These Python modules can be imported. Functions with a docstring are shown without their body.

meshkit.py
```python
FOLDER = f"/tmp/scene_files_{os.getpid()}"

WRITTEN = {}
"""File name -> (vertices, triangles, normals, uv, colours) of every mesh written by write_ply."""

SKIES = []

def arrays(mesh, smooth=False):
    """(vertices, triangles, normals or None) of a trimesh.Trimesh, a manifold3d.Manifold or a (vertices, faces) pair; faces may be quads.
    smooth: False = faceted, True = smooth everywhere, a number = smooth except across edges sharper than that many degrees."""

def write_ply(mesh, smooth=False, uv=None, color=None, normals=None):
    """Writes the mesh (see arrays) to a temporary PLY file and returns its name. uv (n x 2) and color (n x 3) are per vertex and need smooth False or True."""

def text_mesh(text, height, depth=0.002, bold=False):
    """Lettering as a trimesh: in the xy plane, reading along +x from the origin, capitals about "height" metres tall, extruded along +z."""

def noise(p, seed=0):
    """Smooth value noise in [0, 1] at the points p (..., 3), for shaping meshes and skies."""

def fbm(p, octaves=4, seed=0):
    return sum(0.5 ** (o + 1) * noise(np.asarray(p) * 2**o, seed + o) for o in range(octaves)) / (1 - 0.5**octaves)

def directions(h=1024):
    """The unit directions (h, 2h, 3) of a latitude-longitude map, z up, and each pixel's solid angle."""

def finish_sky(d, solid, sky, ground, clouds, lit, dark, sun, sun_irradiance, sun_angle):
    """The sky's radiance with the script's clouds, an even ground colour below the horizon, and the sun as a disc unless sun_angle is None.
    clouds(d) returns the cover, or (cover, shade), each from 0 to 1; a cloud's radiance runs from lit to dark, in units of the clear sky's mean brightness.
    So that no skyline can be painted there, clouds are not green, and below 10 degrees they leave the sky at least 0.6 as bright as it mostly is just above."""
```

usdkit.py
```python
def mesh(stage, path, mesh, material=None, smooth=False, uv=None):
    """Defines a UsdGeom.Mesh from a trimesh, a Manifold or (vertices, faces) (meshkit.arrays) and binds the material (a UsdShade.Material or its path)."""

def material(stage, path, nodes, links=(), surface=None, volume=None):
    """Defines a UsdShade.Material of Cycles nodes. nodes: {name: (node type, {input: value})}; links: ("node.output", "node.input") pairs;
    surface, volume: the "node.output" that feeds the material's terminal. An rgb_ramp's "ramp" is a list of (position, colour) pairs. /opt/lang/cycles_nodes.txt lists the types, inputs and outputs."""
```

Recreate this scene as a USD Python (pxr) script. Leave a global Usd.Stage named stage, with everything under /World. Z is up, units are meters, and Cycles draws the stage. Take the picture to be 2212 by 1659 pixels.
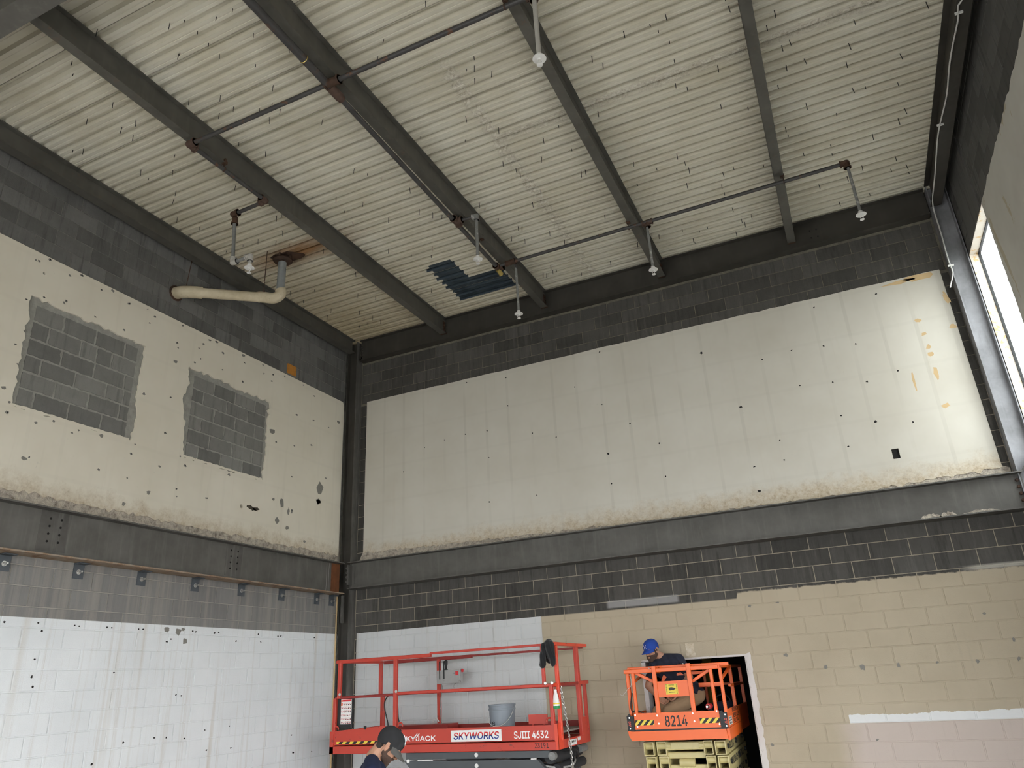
import math, random
import numpy as np
import trimesh
import manifold3d as m3
from manifold3d import Manifold
import shapely
from shapely import affinity
from shapely.geometry import Polygon, box as sbox, Point, LineString
from pxr import Usd, UsdGeom, UsdLux, UsdShade, Gf, Sdf, Vt
import usdkit, meshkit

stage = Usd.Stage.CreateInMemory()
UsdGeom.SetStageUpAxis(stage, UsdGeom.Tokens.z)
UsdGeom.SetStageMetersPerUnit(stage, 1.0)
UsdGeom.Xform.Define(stage, '/World')
UsdGeom.Scope.Define(stage, '/World/Looks')

# ------------------------------------------------------------------ camera
CAM = np.array([7.753, -10.252, 1.962])
cam = UsdGeom.Camera.Define(stage, '/World/camera')
R3 = np.array([[0.9065373, 0.4189534, -0.051654], [-0.2026913, 0.3246822, -0.9238494], [-0.3702787, 0.8479738, 0.3792547]])
mat4 = np.eye(4); mat4[0, :3] = R3[0]; mat4[1, :3] = -R3[1]; mat4[2, :3] = -R3[2]; mat4[3, :3] = CAM
cam.AddTransformOp().Set(Gf.Matrix4d(mat4.tolist()))
cam.CreateHorizontalApertureAttr(36.0); cam.CreateVerticalApertureAttr(27.0)
cam.CreateFocalLengthAttr(36.0 * 1576.42 / 2212.0)
cam.CreateClippingRangeAttr(Gf.Vec2f(0.05, 500))
EXPOSURE = 3.0
cam.CreateExposureAttr(EXPOSURE)
FRONT_Z = 4.4

# ------------------------------------------------------------------ sky (bright overcast)
SKY = 1.0
SUN = 4.0
usdkit.material(stage, '/World/Looks/sky', {
    'tc': ('texture_coordinate', {}),
    'n': ('noise_texture', {'scale': 1.6, 'detail': 4.0, 'roughness': 0.55}),
    'r': ('rgb_ramp', {'ramp': [(0.3, (0.86, 0.92, 1.0)), (0.7, (1.0, 1.0, 1.0))]}),
    'b': ('background_shader', {'strength': SKY})},
    [('tc.generated', 'n.vector'), ('n.fac', 'r.fac'), ('r.color', 'b.color')], surface='b.background')
dome = UsdLux.DomeLight.Define(stage, '/World/sky_dome')
dome.CreateIntensityAttr(1.0)
UsdShade.MaterialBindingAPI.Apply(dome.GetPrim()).Bind(UsdShade.Material.Get(stage, '/World/Looks/sky'))

# the sun stands in front of the building, behind the photographer: it lights the forecourt, not the hall
sun = UsdLux.DistantLight.Define(stage, '/World/sun')
sun.CreateIntensityAttr(SUN); sun.CreateAngleAttr(1.5); sun.CreateColorAttr(Gf.Vec3f(1.0, 0.96, 0.90))
_d = np.array([0.06, 0.60, -0.80]); _d /= np.linalg.norm(_d); _x = np.cross([0, 0, 1.0], -_d); _x /= np.linalg.norm(_x); _y = np.cross(-_d, _x)
_m = np.eye(4); _m[0, :3] = _x; _m[1, :3] = _y; _m[2, :3] = -_d
sun.AddTransformOp().Set(Gf.Matrix4d(_m.tolist()))

# ------------------------------------------------------------------ helpers
_names = {}
def path_for(name, parent):
    k = (parent, name); n = _names.get(k, 0); _names[k] = n + 1
    return f'{parent}/{name}' if n == 0 else f'{parent}/{name}_{n:03d}'
def tag(prim, label=None, cat=None, group=None, kind=None):
    for k, v in (('label', label), ('category', cat), ('group', group), ('kind', kind)):
        if v: prim.SetCustomDataByKey(k, v)
def thing(name, label, cat, loc=(0, 0, 0), rotz=0.0, group=None, kind=None):
    p = path_for(name, '/World')
    x = UsdGeom.Xform.Define(stage, p)
    x.AddTranslateOp().Set(Gf.Vec3d(*map(float, loc))); x.AddRotateZOp().Set(float(rotz))
    tag(x.GetPrim(), label, cat, group, kind)
    return p
def copy_of(src, label, loc, rotz=0.0, name=None):
    sp = stage.GetPrimAtPath(src); base = name or src.rsplit('/', 1)[1]
    d = dict(sp.GetCustomData())
    p = thing(base, label, d.get('category'), loc, rotz, d.get('group'), d.get('kind'))
    pr = stage.GetPrimAtPath(p); pr.GetReferences().AddInternalReference(src); pr.SetInstanceable(True)
    return p
LOC = {}
def wthing(name, label, cat, loc, group=None):
    """A thing whose parts are given in world coordinates and stored relative to its base."""
    p = thing(name, label, cat, loc, 0.0, group); LOC[p] = np.asarray(loc, float); return p
def part(name, mesh, mat, parent, label=None, kind=None, smooth=False):
    if isinstance(mesh, MB): mesh = mesh.mesh()
    if hasattr(mesh, 'to_mesh'): q = mesh.to_mesh(); mesh = (np.array(q.vert_properties[:, :3], float), np.array(q.tri_verts))
    off = next((LOC[k] for k in (parent, parent.rsplit('/', 1)[0]) if k in LOC), None)
    if off is not None: mesh = (np.asarray(mesh[0]) - off, mesh[1])
    p = path_for(name, parent)
    m = usdkit.mesh(stage, p, mesh, MATS[mat], smooth)
    if label or kind: tag(m.GetPrim(), label, None, None, kind)
    return p
def single(name, mesh, mat, label, cat, smooth=False, group=None, kind=None):
    p = part(name, mesh, mat, '/World', smooth=smooth)
    tag(stage.GetPrimAtPath(p), label, cat, group, kind)
    return p

def unit(a):
    a = np.asarray(a, float); return a / (np.linalg.norm(a) + 1e-12)
class MB:
    def __init__(s): s.V, s.F, s.n = [], [], 0
    def add(s, V, F):
        V = np.asarray(V, float); F = np.asarray(F, int)
        if F.shape[1] == 4: F = np.vstack([F[:, [0, 1, 2]], F[:, [0, 2, 3]]])
        s.V.append(V); s.F.append(F + s.n); s.n += len(V); return s
    def tm(s, t, M=None):
        if hasattr(t, 'to_mesh'):
            q = t.to_mesh(); V, F = q.vert_properties[:, :3], q.tri_verts
        else: V, F = t.vertices, t.faces
        V = np.asarray(V, float)
        if M is not None: V = V @ np.asarray(M)[:3, :3].T + np.asarray(M)[:3, 3]
        return s.add(V, F)
    def box(s, a, b):
        a, b = np.minimum(a, b), np.maximum(a, b)
        V = np.array([[x, y, z] for x in (a[0], b[0]) for y in (a[1], b[1]) for z in (a[2], b[2])])
        return s.add(V, [[0, 1, 3, 2], [4, 6, 7, 5], [0, 4, 5, 1], [2, 3, 7, 6], [0, 2, 6, 4], [1, 5, 7, 3]])
    def loft(s, rings, cap=True, closed=True):
        rings = [np.asarray(r, float) for r in rings]; k = len(rings[0]); V = np.vstack(rings); F = []
        for i in range(len(rings) - 1):
            for j in range(k if closed else k - 1):
                a, b = i * k + j, i * k + (j + 1) % k
                F.append([a, b, b + k, a + k])
        F = np.array(F); s.add(V, F)
        if cap:
            for r, rev in ((rings[0], True), (rings[-1], False)):
                c = np.vstack([r, r.mean(0)]); T = [[j, (j + 1) % k, k] for j in range(k)]
                if rev: T = [t[::-1] for t in T]
                s.add(c, T)
        return s
    def section(s, p, q, poly, up=(0, 0, 1)):
        p, q = np.asarray(p, float), np.asarray(q, float); t = unit(q - p)
        a = np.cross(t, up)
        if np.linalg.norm(a) < 1e-6: a = np.cross(t, (1, 0, 0))
        a = unit(a); b = np.cross(a, t)
        r = np.array([a * x + b * y for x, y in poly])
        return s.loft([p + r, q + r])
    def bar(s, p, q, w, h=None, ch=0.12, up=(0, 0, 1)):
        h = h or w; c = min(w, h) * ch; x, y = w / 2, h / 2
        poly = [(x, -y + c), (x, y - c), (x - c, y), (-x + c, y), (-x, y - c), (-x, -y + c), (-x + c, -y), (x - c, -y)]
        return s.section(p, q, poly, up)
    def cyl(s, p, q, r, r2=None, n=14, cap=True):
        p, q = np.asarray(p, float), np.asarray(q, float); t = unit(q - p)
        a = unit(np.cross(t, (0, 0, 1) if abs(t[2]) < .9 else (1, 0, 0))); b = np.cross(t, a)
        an = np.arange(n) * 2 * np.pi / n
        ring = np.cos(an)[:, None] * a + np.sin(an)[:, None] * b
        return s.loft([p + ring * r, q + ring * (r if r2 is None else r2)], cap)
    def tube(s, pts, r, n=8, cap=True):
        P = np.asarray(pts, float); T = np.gradient(P, axis=0); T /= np.linalg.norm(T, axis=1, keepdims=True) + 1e-12
        a = np.cross(T[0], (0, 0, 1) if abs(T[0][2]) < .9 else (1, 0, 0)); an = np.arange(n) * 2 * np.pi / n
        rings = []; R = np.broadcast_to(r, (len(P),))
        for p, t, rr in zip(P, T, R):
            a = a - t * np.dot(a, t); a = unit(a); b = np.cross(t, a)
            rings.append(p + rr * (np.cos(an)[:, None] * a + np.sin(an)[:, None] * b))
        return s.loft(rings, cap)
    def lathe(s, prof, o=(0, 0, 0), axis=(0, 0, 1), n=24):
        t = unit(axis); a = unit(np.cross(t, (0, 1, 0) if abs(t[1]) < .9 else (1, 0, 0))); b = np.cross(t, a)
        an = np.arange(n) * 2 * np.pi / n; ring = np.cos(an)[:, None] * a + np.sin(an)[:, None] * b
        return s.loft([np.asarray(o) + ring * max(r, 1e-4) + t * z for r, z in prof])
    def poly(s, pg, depth, o, ex, ey):
        ex, ey = unit(ex), unit(ey); ez = np.cross(ex, ey); M = np.eye(4); M[:3, 0] = ex; M[:3, 1] = ey; M[:3, 2] = ez; M[:3, 3] = o
        for g in getattr(pg, 'geoms', [pg]):
            if g.area > 1e-7: s.tm(trimesh.creation.extrude_polygon(g, depth, engine='earcut'), M)
        return s
    def text(s, txt, height, o, ex, ey, depth=0.002, bold=True, width=None, shear=0.0):
        t = meshkit.text_mesh(txt, height, depth, bold); V = t.vertices.copy()
        if width: V[:, 0] *= width / max(1e-6, V[:, 0].max() - V[:, 0].min())
        V[:, 0] += shear * V[:, 1]
        ex, ey = unit(ex), unit(ey); ez = np.cross(ex, ey)
        return s.add(np.asarray(o) + V[:, :1] * ex + V[:, 1:2] * ey + V[:, 2:3] * ez, t.faces)
    def sphere(s, c, r, sub=2):
        t = trimesh.creation.icosphere(sub, 1.0); return s.add(t.vertices * np.asarray(r, float) + np.asarray(c), t.faces)
    def mesh(s): return (np.vstack(s.V), np.vstack(s.F))
def bez(pts, n=14):
    P = np.asarray(pts, float)
    from scipy.interpolate import CubicSpline
    d = np.r_[0, np.cumsum(np.linalg.norm(np.diff(P, axis=0), axis=1))]
    return CubicSpline(d, P)(np.linspace(0, d[-1], n))
def ragged(pts, step=0.05, amp=0.012, seed=0, closed=True):
    rng = np.random.default_rng(seed); pts = [np.asarray(p, float) for p in pts]; out = []
    for i in range(len(pts) if closed else len(pts) - 1):
        a, b = pts[i], pts[(i + 1) % len(pts)]; L = np.linalg.norm(b - a); n = max(1, int(L / step)); nr = np.array([-(b - a)[1], (b - a)[0]]) / (L + 1e-9)
        for k in range(n):
            t = k / n; o = 0 if k == 0 else rng.normal(0, amp)
            out.append(a + (b - a) * t + nr * o)
    return Polygon(out).buffer(0)

# ------------------------------------------------------------------ materials
MATS = {}
class G:
    def __init__(s): s.nodes, s.links, s.k = {}, [], 0
    def __call__(s, kind, out, **kw):
        nm = f'n{s.k}'; s.k += 1; ins = {}
        for a, b in kw.items():
            if isinstance(b, str) and '.' in b: s.links.append((b, f'{nm}.{a}'))
            else: ins[a] = b
        s.nodes[nm] = (kind, ins); return f'{nm}.{out}'
    def pos(s): return s('geometry', 'position')
    def obj(s): return s('texture_coordinate', 'object')
    def xyz(s, v=None):
        v = v or s.pos(); n = v; a = s('separate_xyz', 'x', vector=n); b = a.split('.')[0]; return a, b + '.y', b + '.z'
    def noise(s, v, scale=5.0, detail=3.0, rough=0.55, dist=0.0): return s('noise_texture', 'fac', vector=v, scale=float(scale), detail=float(detail), roughness=float(rough), distortion=float(dist))
    def mapv(s, v, scale=(1, 1, 1), loc=(0, 0, 0)): return s('mapping', 'vector', vector=v, scale=scale, location=loc)
    def m(s, t, a, b=0.0, c=0.0, clamp=False): return s('math', 'value', math_type=t, value1=a, value2=b, value3=c, use_clamp=clamp)
    def step(s, v, a, b): return s('map_range', 'result', value=v, from_min=float(a), from_max=float(b), to_min=0.0, to_max=1.0, clamp=True)
    def mix(s, f, a, b, t='mix'): return s('mix_color', 'result', blend_type=t, fac=f, a=a, b=b)
    def ramp(s, f, st): return s('rgb_ramp', 'color', fac=f, ramp=st)
    def mul(s, *a):
        r = a[0]
        for b in a[1:]: r = s.m('multiply', r, b)
        return r
    def band(s, v, a, b, w): return s.mul(s.step(v, a - w, a + w), s.m('subtract', 1.0, s.step(v, b - w, b + w)))
def mat(name, fn):
    g = G(); r = fn(g)
    MATS[name] = usdkit.material(stage, f'/World/Looks/{name}', g.nodes, g.links, surface=r)
def principled(g, col, rough=0.6, metal=0.0, spec=0.4, bump=None, bs=0.3, bd=0.01, **kw):
    a = dict(base_color=col, roughness=rough, metallic=metal, specular_ior_level=spec); a.update(kw)
    if bump: a['normal'] = g('bump', 'normal', height=bump, strength=float(bs), distance=float(bd))
    return g('principled_bsdf', 'BSDF', **a)
def plain(name, col, rough=0.5, metal=0.0, var=0.12, scale=9.0, spec=0.4, bump=0.0, dirt=None, **kw):
    def fn(g):
        v = g.obj(); n = g.noise(v, scale, 4, 0.6)
        c = g.mix(n, tuple(x * (1 - var) for x in col), tuple(min(1, x * (1 + var)) for x in col))
        if dirt:
            d = g.step(g.noise(v, dirt[0], 5, 0.7), dirt[1], dirt[1] + dirt[3] if len(dirt) > 3 else dirt[1] + .06); c = g.mix(d, c, dirt[2])
        return principled(g, c, rough, metal, spec, g.noise(v, 60, 3) if bump else None, bump, 0.004, **kw)
    mat(name, fn)

def deck(g):
    p = g.pos(); x, y, z = g.xyz(p)
    n = g.noise(p, 1.3, 5, 0.62); n2 = g.noise(g.mapv(p, (1.2, 14, 1)), 1.0, 5, 0.65)
    c = g.ramp(n, [(0.3, (0.56, 0.515, 0.40)), (0.55, (0.64, 0.60, 0.49)), (0.75, (0.69, 0.66, 0.56))])
    # yellow-brown water staining towards the left back corner
    d = g.m('add', g.m('multiply', x, 0.30), g.m('multiply', y, -0.26)); d = g.m('add', d, g.m('multiply', n2, 0.9))
    corner = g.m('subtract', 1.0, g.step(d, 0.55, 1.9))
    c = g.mix(g.m('multiply', corner, 0.62), c, (0.40, 0.29, 0.13))
    streak = g.step(n2, 0.60, 0.76); c = g.mix(g.m('multiply', streak, 0.08), c, (0.38, 0.29, 0.16))
    # rust round the roof drain and running along the flutes
    dx, dy = g.m('subtract', x, 1.30), g.m('subtract', y, -3.05)
    r = g.m('sqrt', g.m('add', g.m('multiply', g.m('multiply', dx, dx), 0.30), g.m('multiply', g.m('multiply', dy, dy), 4.5)))
    r = g.m('add', r, g.m('multiply', g.noise(g.mapv(p, (2, 12, 2)), 2, 4, .7), 0.5))
    c = g.mix(g.m('multiply', g.m('subtract', 1.0, g.step(r, 0.35, 0.95)), 0.9), c, (0.26, 0.115, 0.03))
    # scars of two removed partition heads
    ng = g.noise(p, 11, 5, 0.7)
    w1 = g.m('absolute', g.m('add', g.m('subtract', x, 4.94), g.m('multiply', g.m('subtract', ng, 0.5), 0.16)))
    s1 = g.mul(g.m('subtract', 1.0, g.step(w1, 0.055, 0.09)), g.step(y, -5.2, -5.0), g.step(ng, 0.44, 0.5))
    w2 = g.m('absolute', g.m('add', g.m('subtract', y, -3.83), g.m('multiply', g.m('subtract', ng, 0.5), 0.14)))
    s2 = g.mul(g.m('subtract', 1.0, g.step(w2, 0.05, 0.08)), g.step(x, 4.9, 5.0), g.step(ng, 0.44, 0.5))
    c = g.mix(g.m('multiply', g.m('maximum', s1, s2), 0.85), c, g.ramp(g.noise(p, 30, 3, .7), [(0.35, (0.42, 0.37, 0.28)), (0.6, (0.74, 0.70, 0.60))]))
    return principled(g, c, 0.55, 0.0, 0.35, g.m('maximum', s1, s2), 0.5, 0.02)
mat('deck', deck)
def deckpatch(g):
    p = g.pos(); c = g.ramp(g.noise(p, 5, 4), [(0.3, (0.035, 0.05, 0.065)), (0.7, (0.065, 0.088, 0.108))])
    return principled(g, c, 0.5, 0.3, 0.5)
mat('deck_patch', deckpatch)

def steel(name, a, b, stain=(0.30, 0.28, 0.25), amt=0.35, rough=0.6, rust=0.0):
    def fn(g):
        p = g.pos(); n = g.noise(p, 3.0, 5, 0.65); n2 = g.noise(g.mapv(p, (6, 6, 0.5)), 2.2, 4, 0.6)
        c = g.ramp(n, [(0.3, a), (0.7, b)])
        c = g.mix(g.m('multiply', g.step(n2, 0.52, 0.75), amt), c, stain)
        if rust: c = g.mix(g.m('multiply', g.step(g.noise(p, 9, 5, .75), 0.6, 0.72), rust), c, (0.20, 0.085, 0.035))
        return principled(g, c, rough, 0.0, 0.4, g.noise(p, 120, 3), 0.15, 0.003)
    mat(name, fn)
steel('steel_roof', (0.072, 0.068, 0.057), (0.108, 0.102, 0.086), (0.16, 0.145, 0.12), 0.3, rust=0.25)
steel('steel_dark', (0.036, 0.033, 0.027), (0.060, 0.054, 0.045), (0.10, 0.092, 0.08), 0.25)
steel('steel_beam', (0.088, 0.083, 0.073), (0.135, 0.128, 0.115), (0.22, 0.21, 0.19), 0.30)
steel('steel_column', (0.06, 0.057, 0.05), (0.115, 0.108, 0.097), (0.27, 0.255, 0.24), 0.4)
steel('steel_column_right', (0.17, 0.17, 0.175), (0.30, 0.30, 0.315), (0.10, 0.095, 0.095), 0.5)
steel('rust_steel', (0.115, 0.040, 0.014), (0.235, 0.088, 0.032), (0.05, 0.03, 0.02), 0.4, 0.8)
steel('rust_dark', (0.035, 0.020, 0.013), (0.095, 0.047, 0.026), (0.03, 0.02, 0.02), 0.4, 0.8)
def flange_rust(g):
    p = g.pos(); n = g.noise(g.mapv(p, (2, 2, 1)), 4, 5, 0.7)
    c = g.ramp(n, [(0.25, (0.30, 0.27, 0.23)), (0.5, (0.30, 0.22, 0.15)), (0.7, (0.19, 0.10, 0.05))])
    return principled(g, c, 0.8)
mat('flange_edge', flange_rust)
def ragged_grout(g):
    p = g.pos(); n = g.noise(p, 14, 6, 0.75)
    c = g.ramp(n, [(0.32, (0.20, 0.165, 0.13)), (0.46, (0.42, 0.37, 0.31)), (0.6, (0.60, 0.54, 0.44)), (0.72, (0.30, 0.25, 0.20))])
    return principled(g, c, 0.95, 0, 0.2, g.noise(p, 40, 4), 0.8, 0.03)
mat('grout', ragged_grout)

def block_mat(name, lo, hi, streak=0.45, streakcol=(0.30, 0.285, 0.26), dark=(0.03, 0.028, 0.026), band=None, whites=None):
    """Bare concrete block: tone varies from block to block, vertical water streaks."""
    def fn(g):
        p = g.pos(); x, y, z = g.xyz(p); rnd = g('object_info', 'random')
        n = g.noise(p, 4.5, 6, 0.7); c = g.ramp(n, [(0.25, lo), (0.75, hi)])
        c = g.mix(0.5, c, g.mix(rnd, tuple(v * .72 for v in lo), tuple(min(1, v * 1.15) for v in hi)))
        s = g.noise(g.mapv(p, (9, 9, 0.7)), 1.6, 5, 0.7)
        c = g.mix(g.m('multiply', g.step(s, 0.55, 0.72), streak), c, streakcol)
        c = g.mix(g.m('multiply', g.step(s, 0.47, 0.32), 0.55), c, dark)
        sp = g.noise(p, 70, 3, 0.8); c = g.mix(g.m('multiply', g.step(sp, 0.62, 0.72), 0.25), c, tuple(v * .5 for v in lo))
        if band: c = band(g, c, x, y, z, p)
        return principled(g, c, 0.95, 0, 0.2, g.noise(p, 90, 4, 0.7), 0.5, 0.006)
    mat(name, fn)

def spray_tan(g, p, x, z):
    """The painted areas of the back wall: masks for white and tan paint, with their own edges."""
    ng = g.m('multiply', g.m('subtract', g.noise(p, 7, 5, 0.75), 0.5), 0.07)
    isr = g.step(x, 6.31, 6.33)
    top = g.m('add', 2.842, g.m('multiply', isr, 0.072))
    edge = g.m('add', g.m('subtract', top, z), g.m('multiply', ng, g.m('add', 0.06, isr)))
    low = g.step(edge, -0.004, 0.012)
    right = g.step(x, 3.531, 3.536)
    tan = g.m('multiply', low, right); white = g.mul(g.step(g.m('subtract', 2.842, z), 0.0, 0.004), g.m('subtract', 1.0, right), g.step(x, 0.300, 0.306))
    return tan, white
def tan_colour(g, p, x, z):
    n = g.noise(p, 1.1, 4, 0.6); s = g.noise(g.mapv(p, (7, 7, 0.5)), 1.5, 5, 0.7)
    t = g.ramp(n, [(0.3, (0.43, 0.365, 0.265)), (0.7, (0.49, 0.42, 0.31))])
    pink = g.mul(g.m('subtract', 1.0, g.step(z, 1.318, 1.326)), g.step(g.m('add', x, g.m('multiply', n, 0.7)), 7.5, 7.9))
    t = g.mix(g.m('multiply', pink, 0.9), t, (0.56, 0.475, 0.42))
    t = g.mix(g.m('multiply', g.step(s, 0.60, 0.75), 0.22), t, (0.34, 0.30, 0.24))
    w = g.m('add', g.m('multiply', g.m('subtract', g.noise(g.mapv(p, (1, 1, .3)), 6, 4, .7), 0.5), 0.09), 1.418)
    strip = g.mul(g.step(x, 7.37, 7.374), g.step(g.m('subtract', w, z), 0.0, 0.006), g.step(z, 1.322, 1.326))
    t = g.mix(strip, t, (0.74, 0.745, 0.73))
    wash = g.mul(g.step(g.m('add', x, g.m('multiply', g.m('subtract', z, 1.3), 0.08)), 9.12, 9.14), g.m('subtract', 1.0, g.step(z, 1.318, 1.324)))
    t = g.mix(g.m('multiply', wash, 0.85), t, (0.72, 0.66, 0.63))
    return t
def white_colour(g, p, along):
    n = g.noise(p, 1.2, 4, 0.6)
    t = g.ramp(n, [(0.3, (0.70, 0.725, 0.73)), (0.7, (0.78, 0.80, 0.80))])
    s = g.noise(g.mapv(p, (11, 11, 0.22)), 1.5, 5, 0.72); s2 = g.noise(g.mapv(p, (4.0, 4.0, 0.10)), 1.3, 3, 0.6)
    t = g.mix(g.m('multiply', g.step(s, 0.56, 0.70), 0.42), t, (0.50, 0.44, 0.36))
    t = g.mix(g.m('multiply', g.step(s2, 0.60, 0.72), 0.40), t, (0.52, 0.46, 0.37))
    return t
def back_band(g, c, x, y, z, p):
    tan, white = spray_tan(g, p, x, z)
    # overspray below the beam at the right and the dust patch left of the doorway
    ov = g.mul(g.band(z, 2.915, 2.965, 0.012), g.step(x, 8.9, 9.1)); c = g.mix(g.m('multiply', ov, 0.7), c, (0.55, 0.52, 0.45))
    du = g.mul(g.band(x, 4.55, 5.55, 0.02), g.band(z, 2.865, 2.96, 0.01)); c = g.mix(g.m('multiply', du, 0.55), c, (0.45, 0.44, 0.43))
    c = g.mix(tan, c, tan_colour(g, p, x, z)); return g.mix(white, c, g.mix(0.45, white_colour(g, p, x), (0.45, 0.445, 0.43)))
block_mat('block_back', (0.058, 0.055, 0.049), (0.108, 0.102, 0.092), 0.36, (0.18, 0.168, 0.15), (0.035, 0.032, 0.029), back_band)
def left_band(g, c, x, y, z, p):
    white = g.step(g.m('subtract', 2.846, z), 0.0, 0.004)
    s = g.noise(g.mapv(p, (8, 8, 0.15)), 1.4, 4, 0.7)
    mid = g.m('subtract', 1.0, g.step(z, 3.6, 3.7))
    c = g.mix(g.mul(mid, g.m('multiply', g.step(s, 0.46, 0.66), 0.45)), c, (0.40, 0.35, 0.28))
    c = g.mix(g.mul(mid, 0.45), c, (0.30, 0.29, 0.28))
    return g.mix(white, c, white_colour(g, p, y))
block_mat('block_left', (0.11, 0.108, 0.101), (0.185, 0.181, 0.170), 0.22, (0.27, 0.26, 0.24), (0.07, 0.068, 0.065), left_band)
block_mat('block_patch', (0.16, 0.157, 0.145), (0.27, 0.265, 0.245), 0.1, (0.3, 0.29, 0.27), (0.12, 0.118, 0.11))
block_mat('block_right', (0.095, 0.092, 0.086), (0.13, 0.127, 0.118), 0.12, (0.17, 0.165, 0.155), (0.05, 0.05, 0.05))
def mortar_back(g):
    p = g.pos(); x, y, z = g.xyz(p); n = g.noise(p, 6, 5, 0.7)
    c = g.ramp(n, [(0.3, (0.27, 0.235, 0.18)), (0.7, (0.38, 0.335, 0.26))])
    up = g.step(z, 5, 5.1); c = g.mix(up, c, g.ramp(n, [(0.3, (0.09, 0.084, 0.07)), (0.7, (0.25, 0.225, 0.17))]))
    return principled(g, back_band(g, c, x, y, z, p), 0.95, 0, 0.2)
mat('mortar_back', mortar_back)
def mortar_left(g):
    p = g.pos(); x, y, z = g.xyz(p); n = g.noise(p, 6, 5, 0.7)
    c = g.ramp(n, [(0.3, (0.36, 0.33, 0.27)), (0.7, (0.46, 0.42, 0.35))])
    c = g.mix(g.step(z, 6.6, 6.7), c, g.ramp(n, [(0.3, (0.13, 0.125, 0.115)), (0.7, (0.27, 0.26, 0.235))]))
    pt = g.mul(g.step(z, 4.6, 4.7), g.m('subtract', 1.0, g.step(z, 6.6, 6.7))); c = g.mix(pt, c, g.ramp(g.noise(p, 9, 5, .7), [(0.3, (0.27, 0.265, 0.235)), (0.7, (0.40, 0.39, 0.35))]))
    return principled(g, left_band(g, c, x, y, z, p), 0.95, 0, 0.2, g.noise(p, 50, 4), 0.5, 0.01)
mat('mortar_left', mortar_left)
def mortar_right(g):
    return principled(g, g.ramp(g.noise(g.pos(), 7, 4), [(0.3, (0.16, 0.155, 0.14)), (0.7, (0.26, 0.25, 0.23))]), 0.95, 0, 0.2)
mat('mortar_right', mortar_right)

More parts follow.
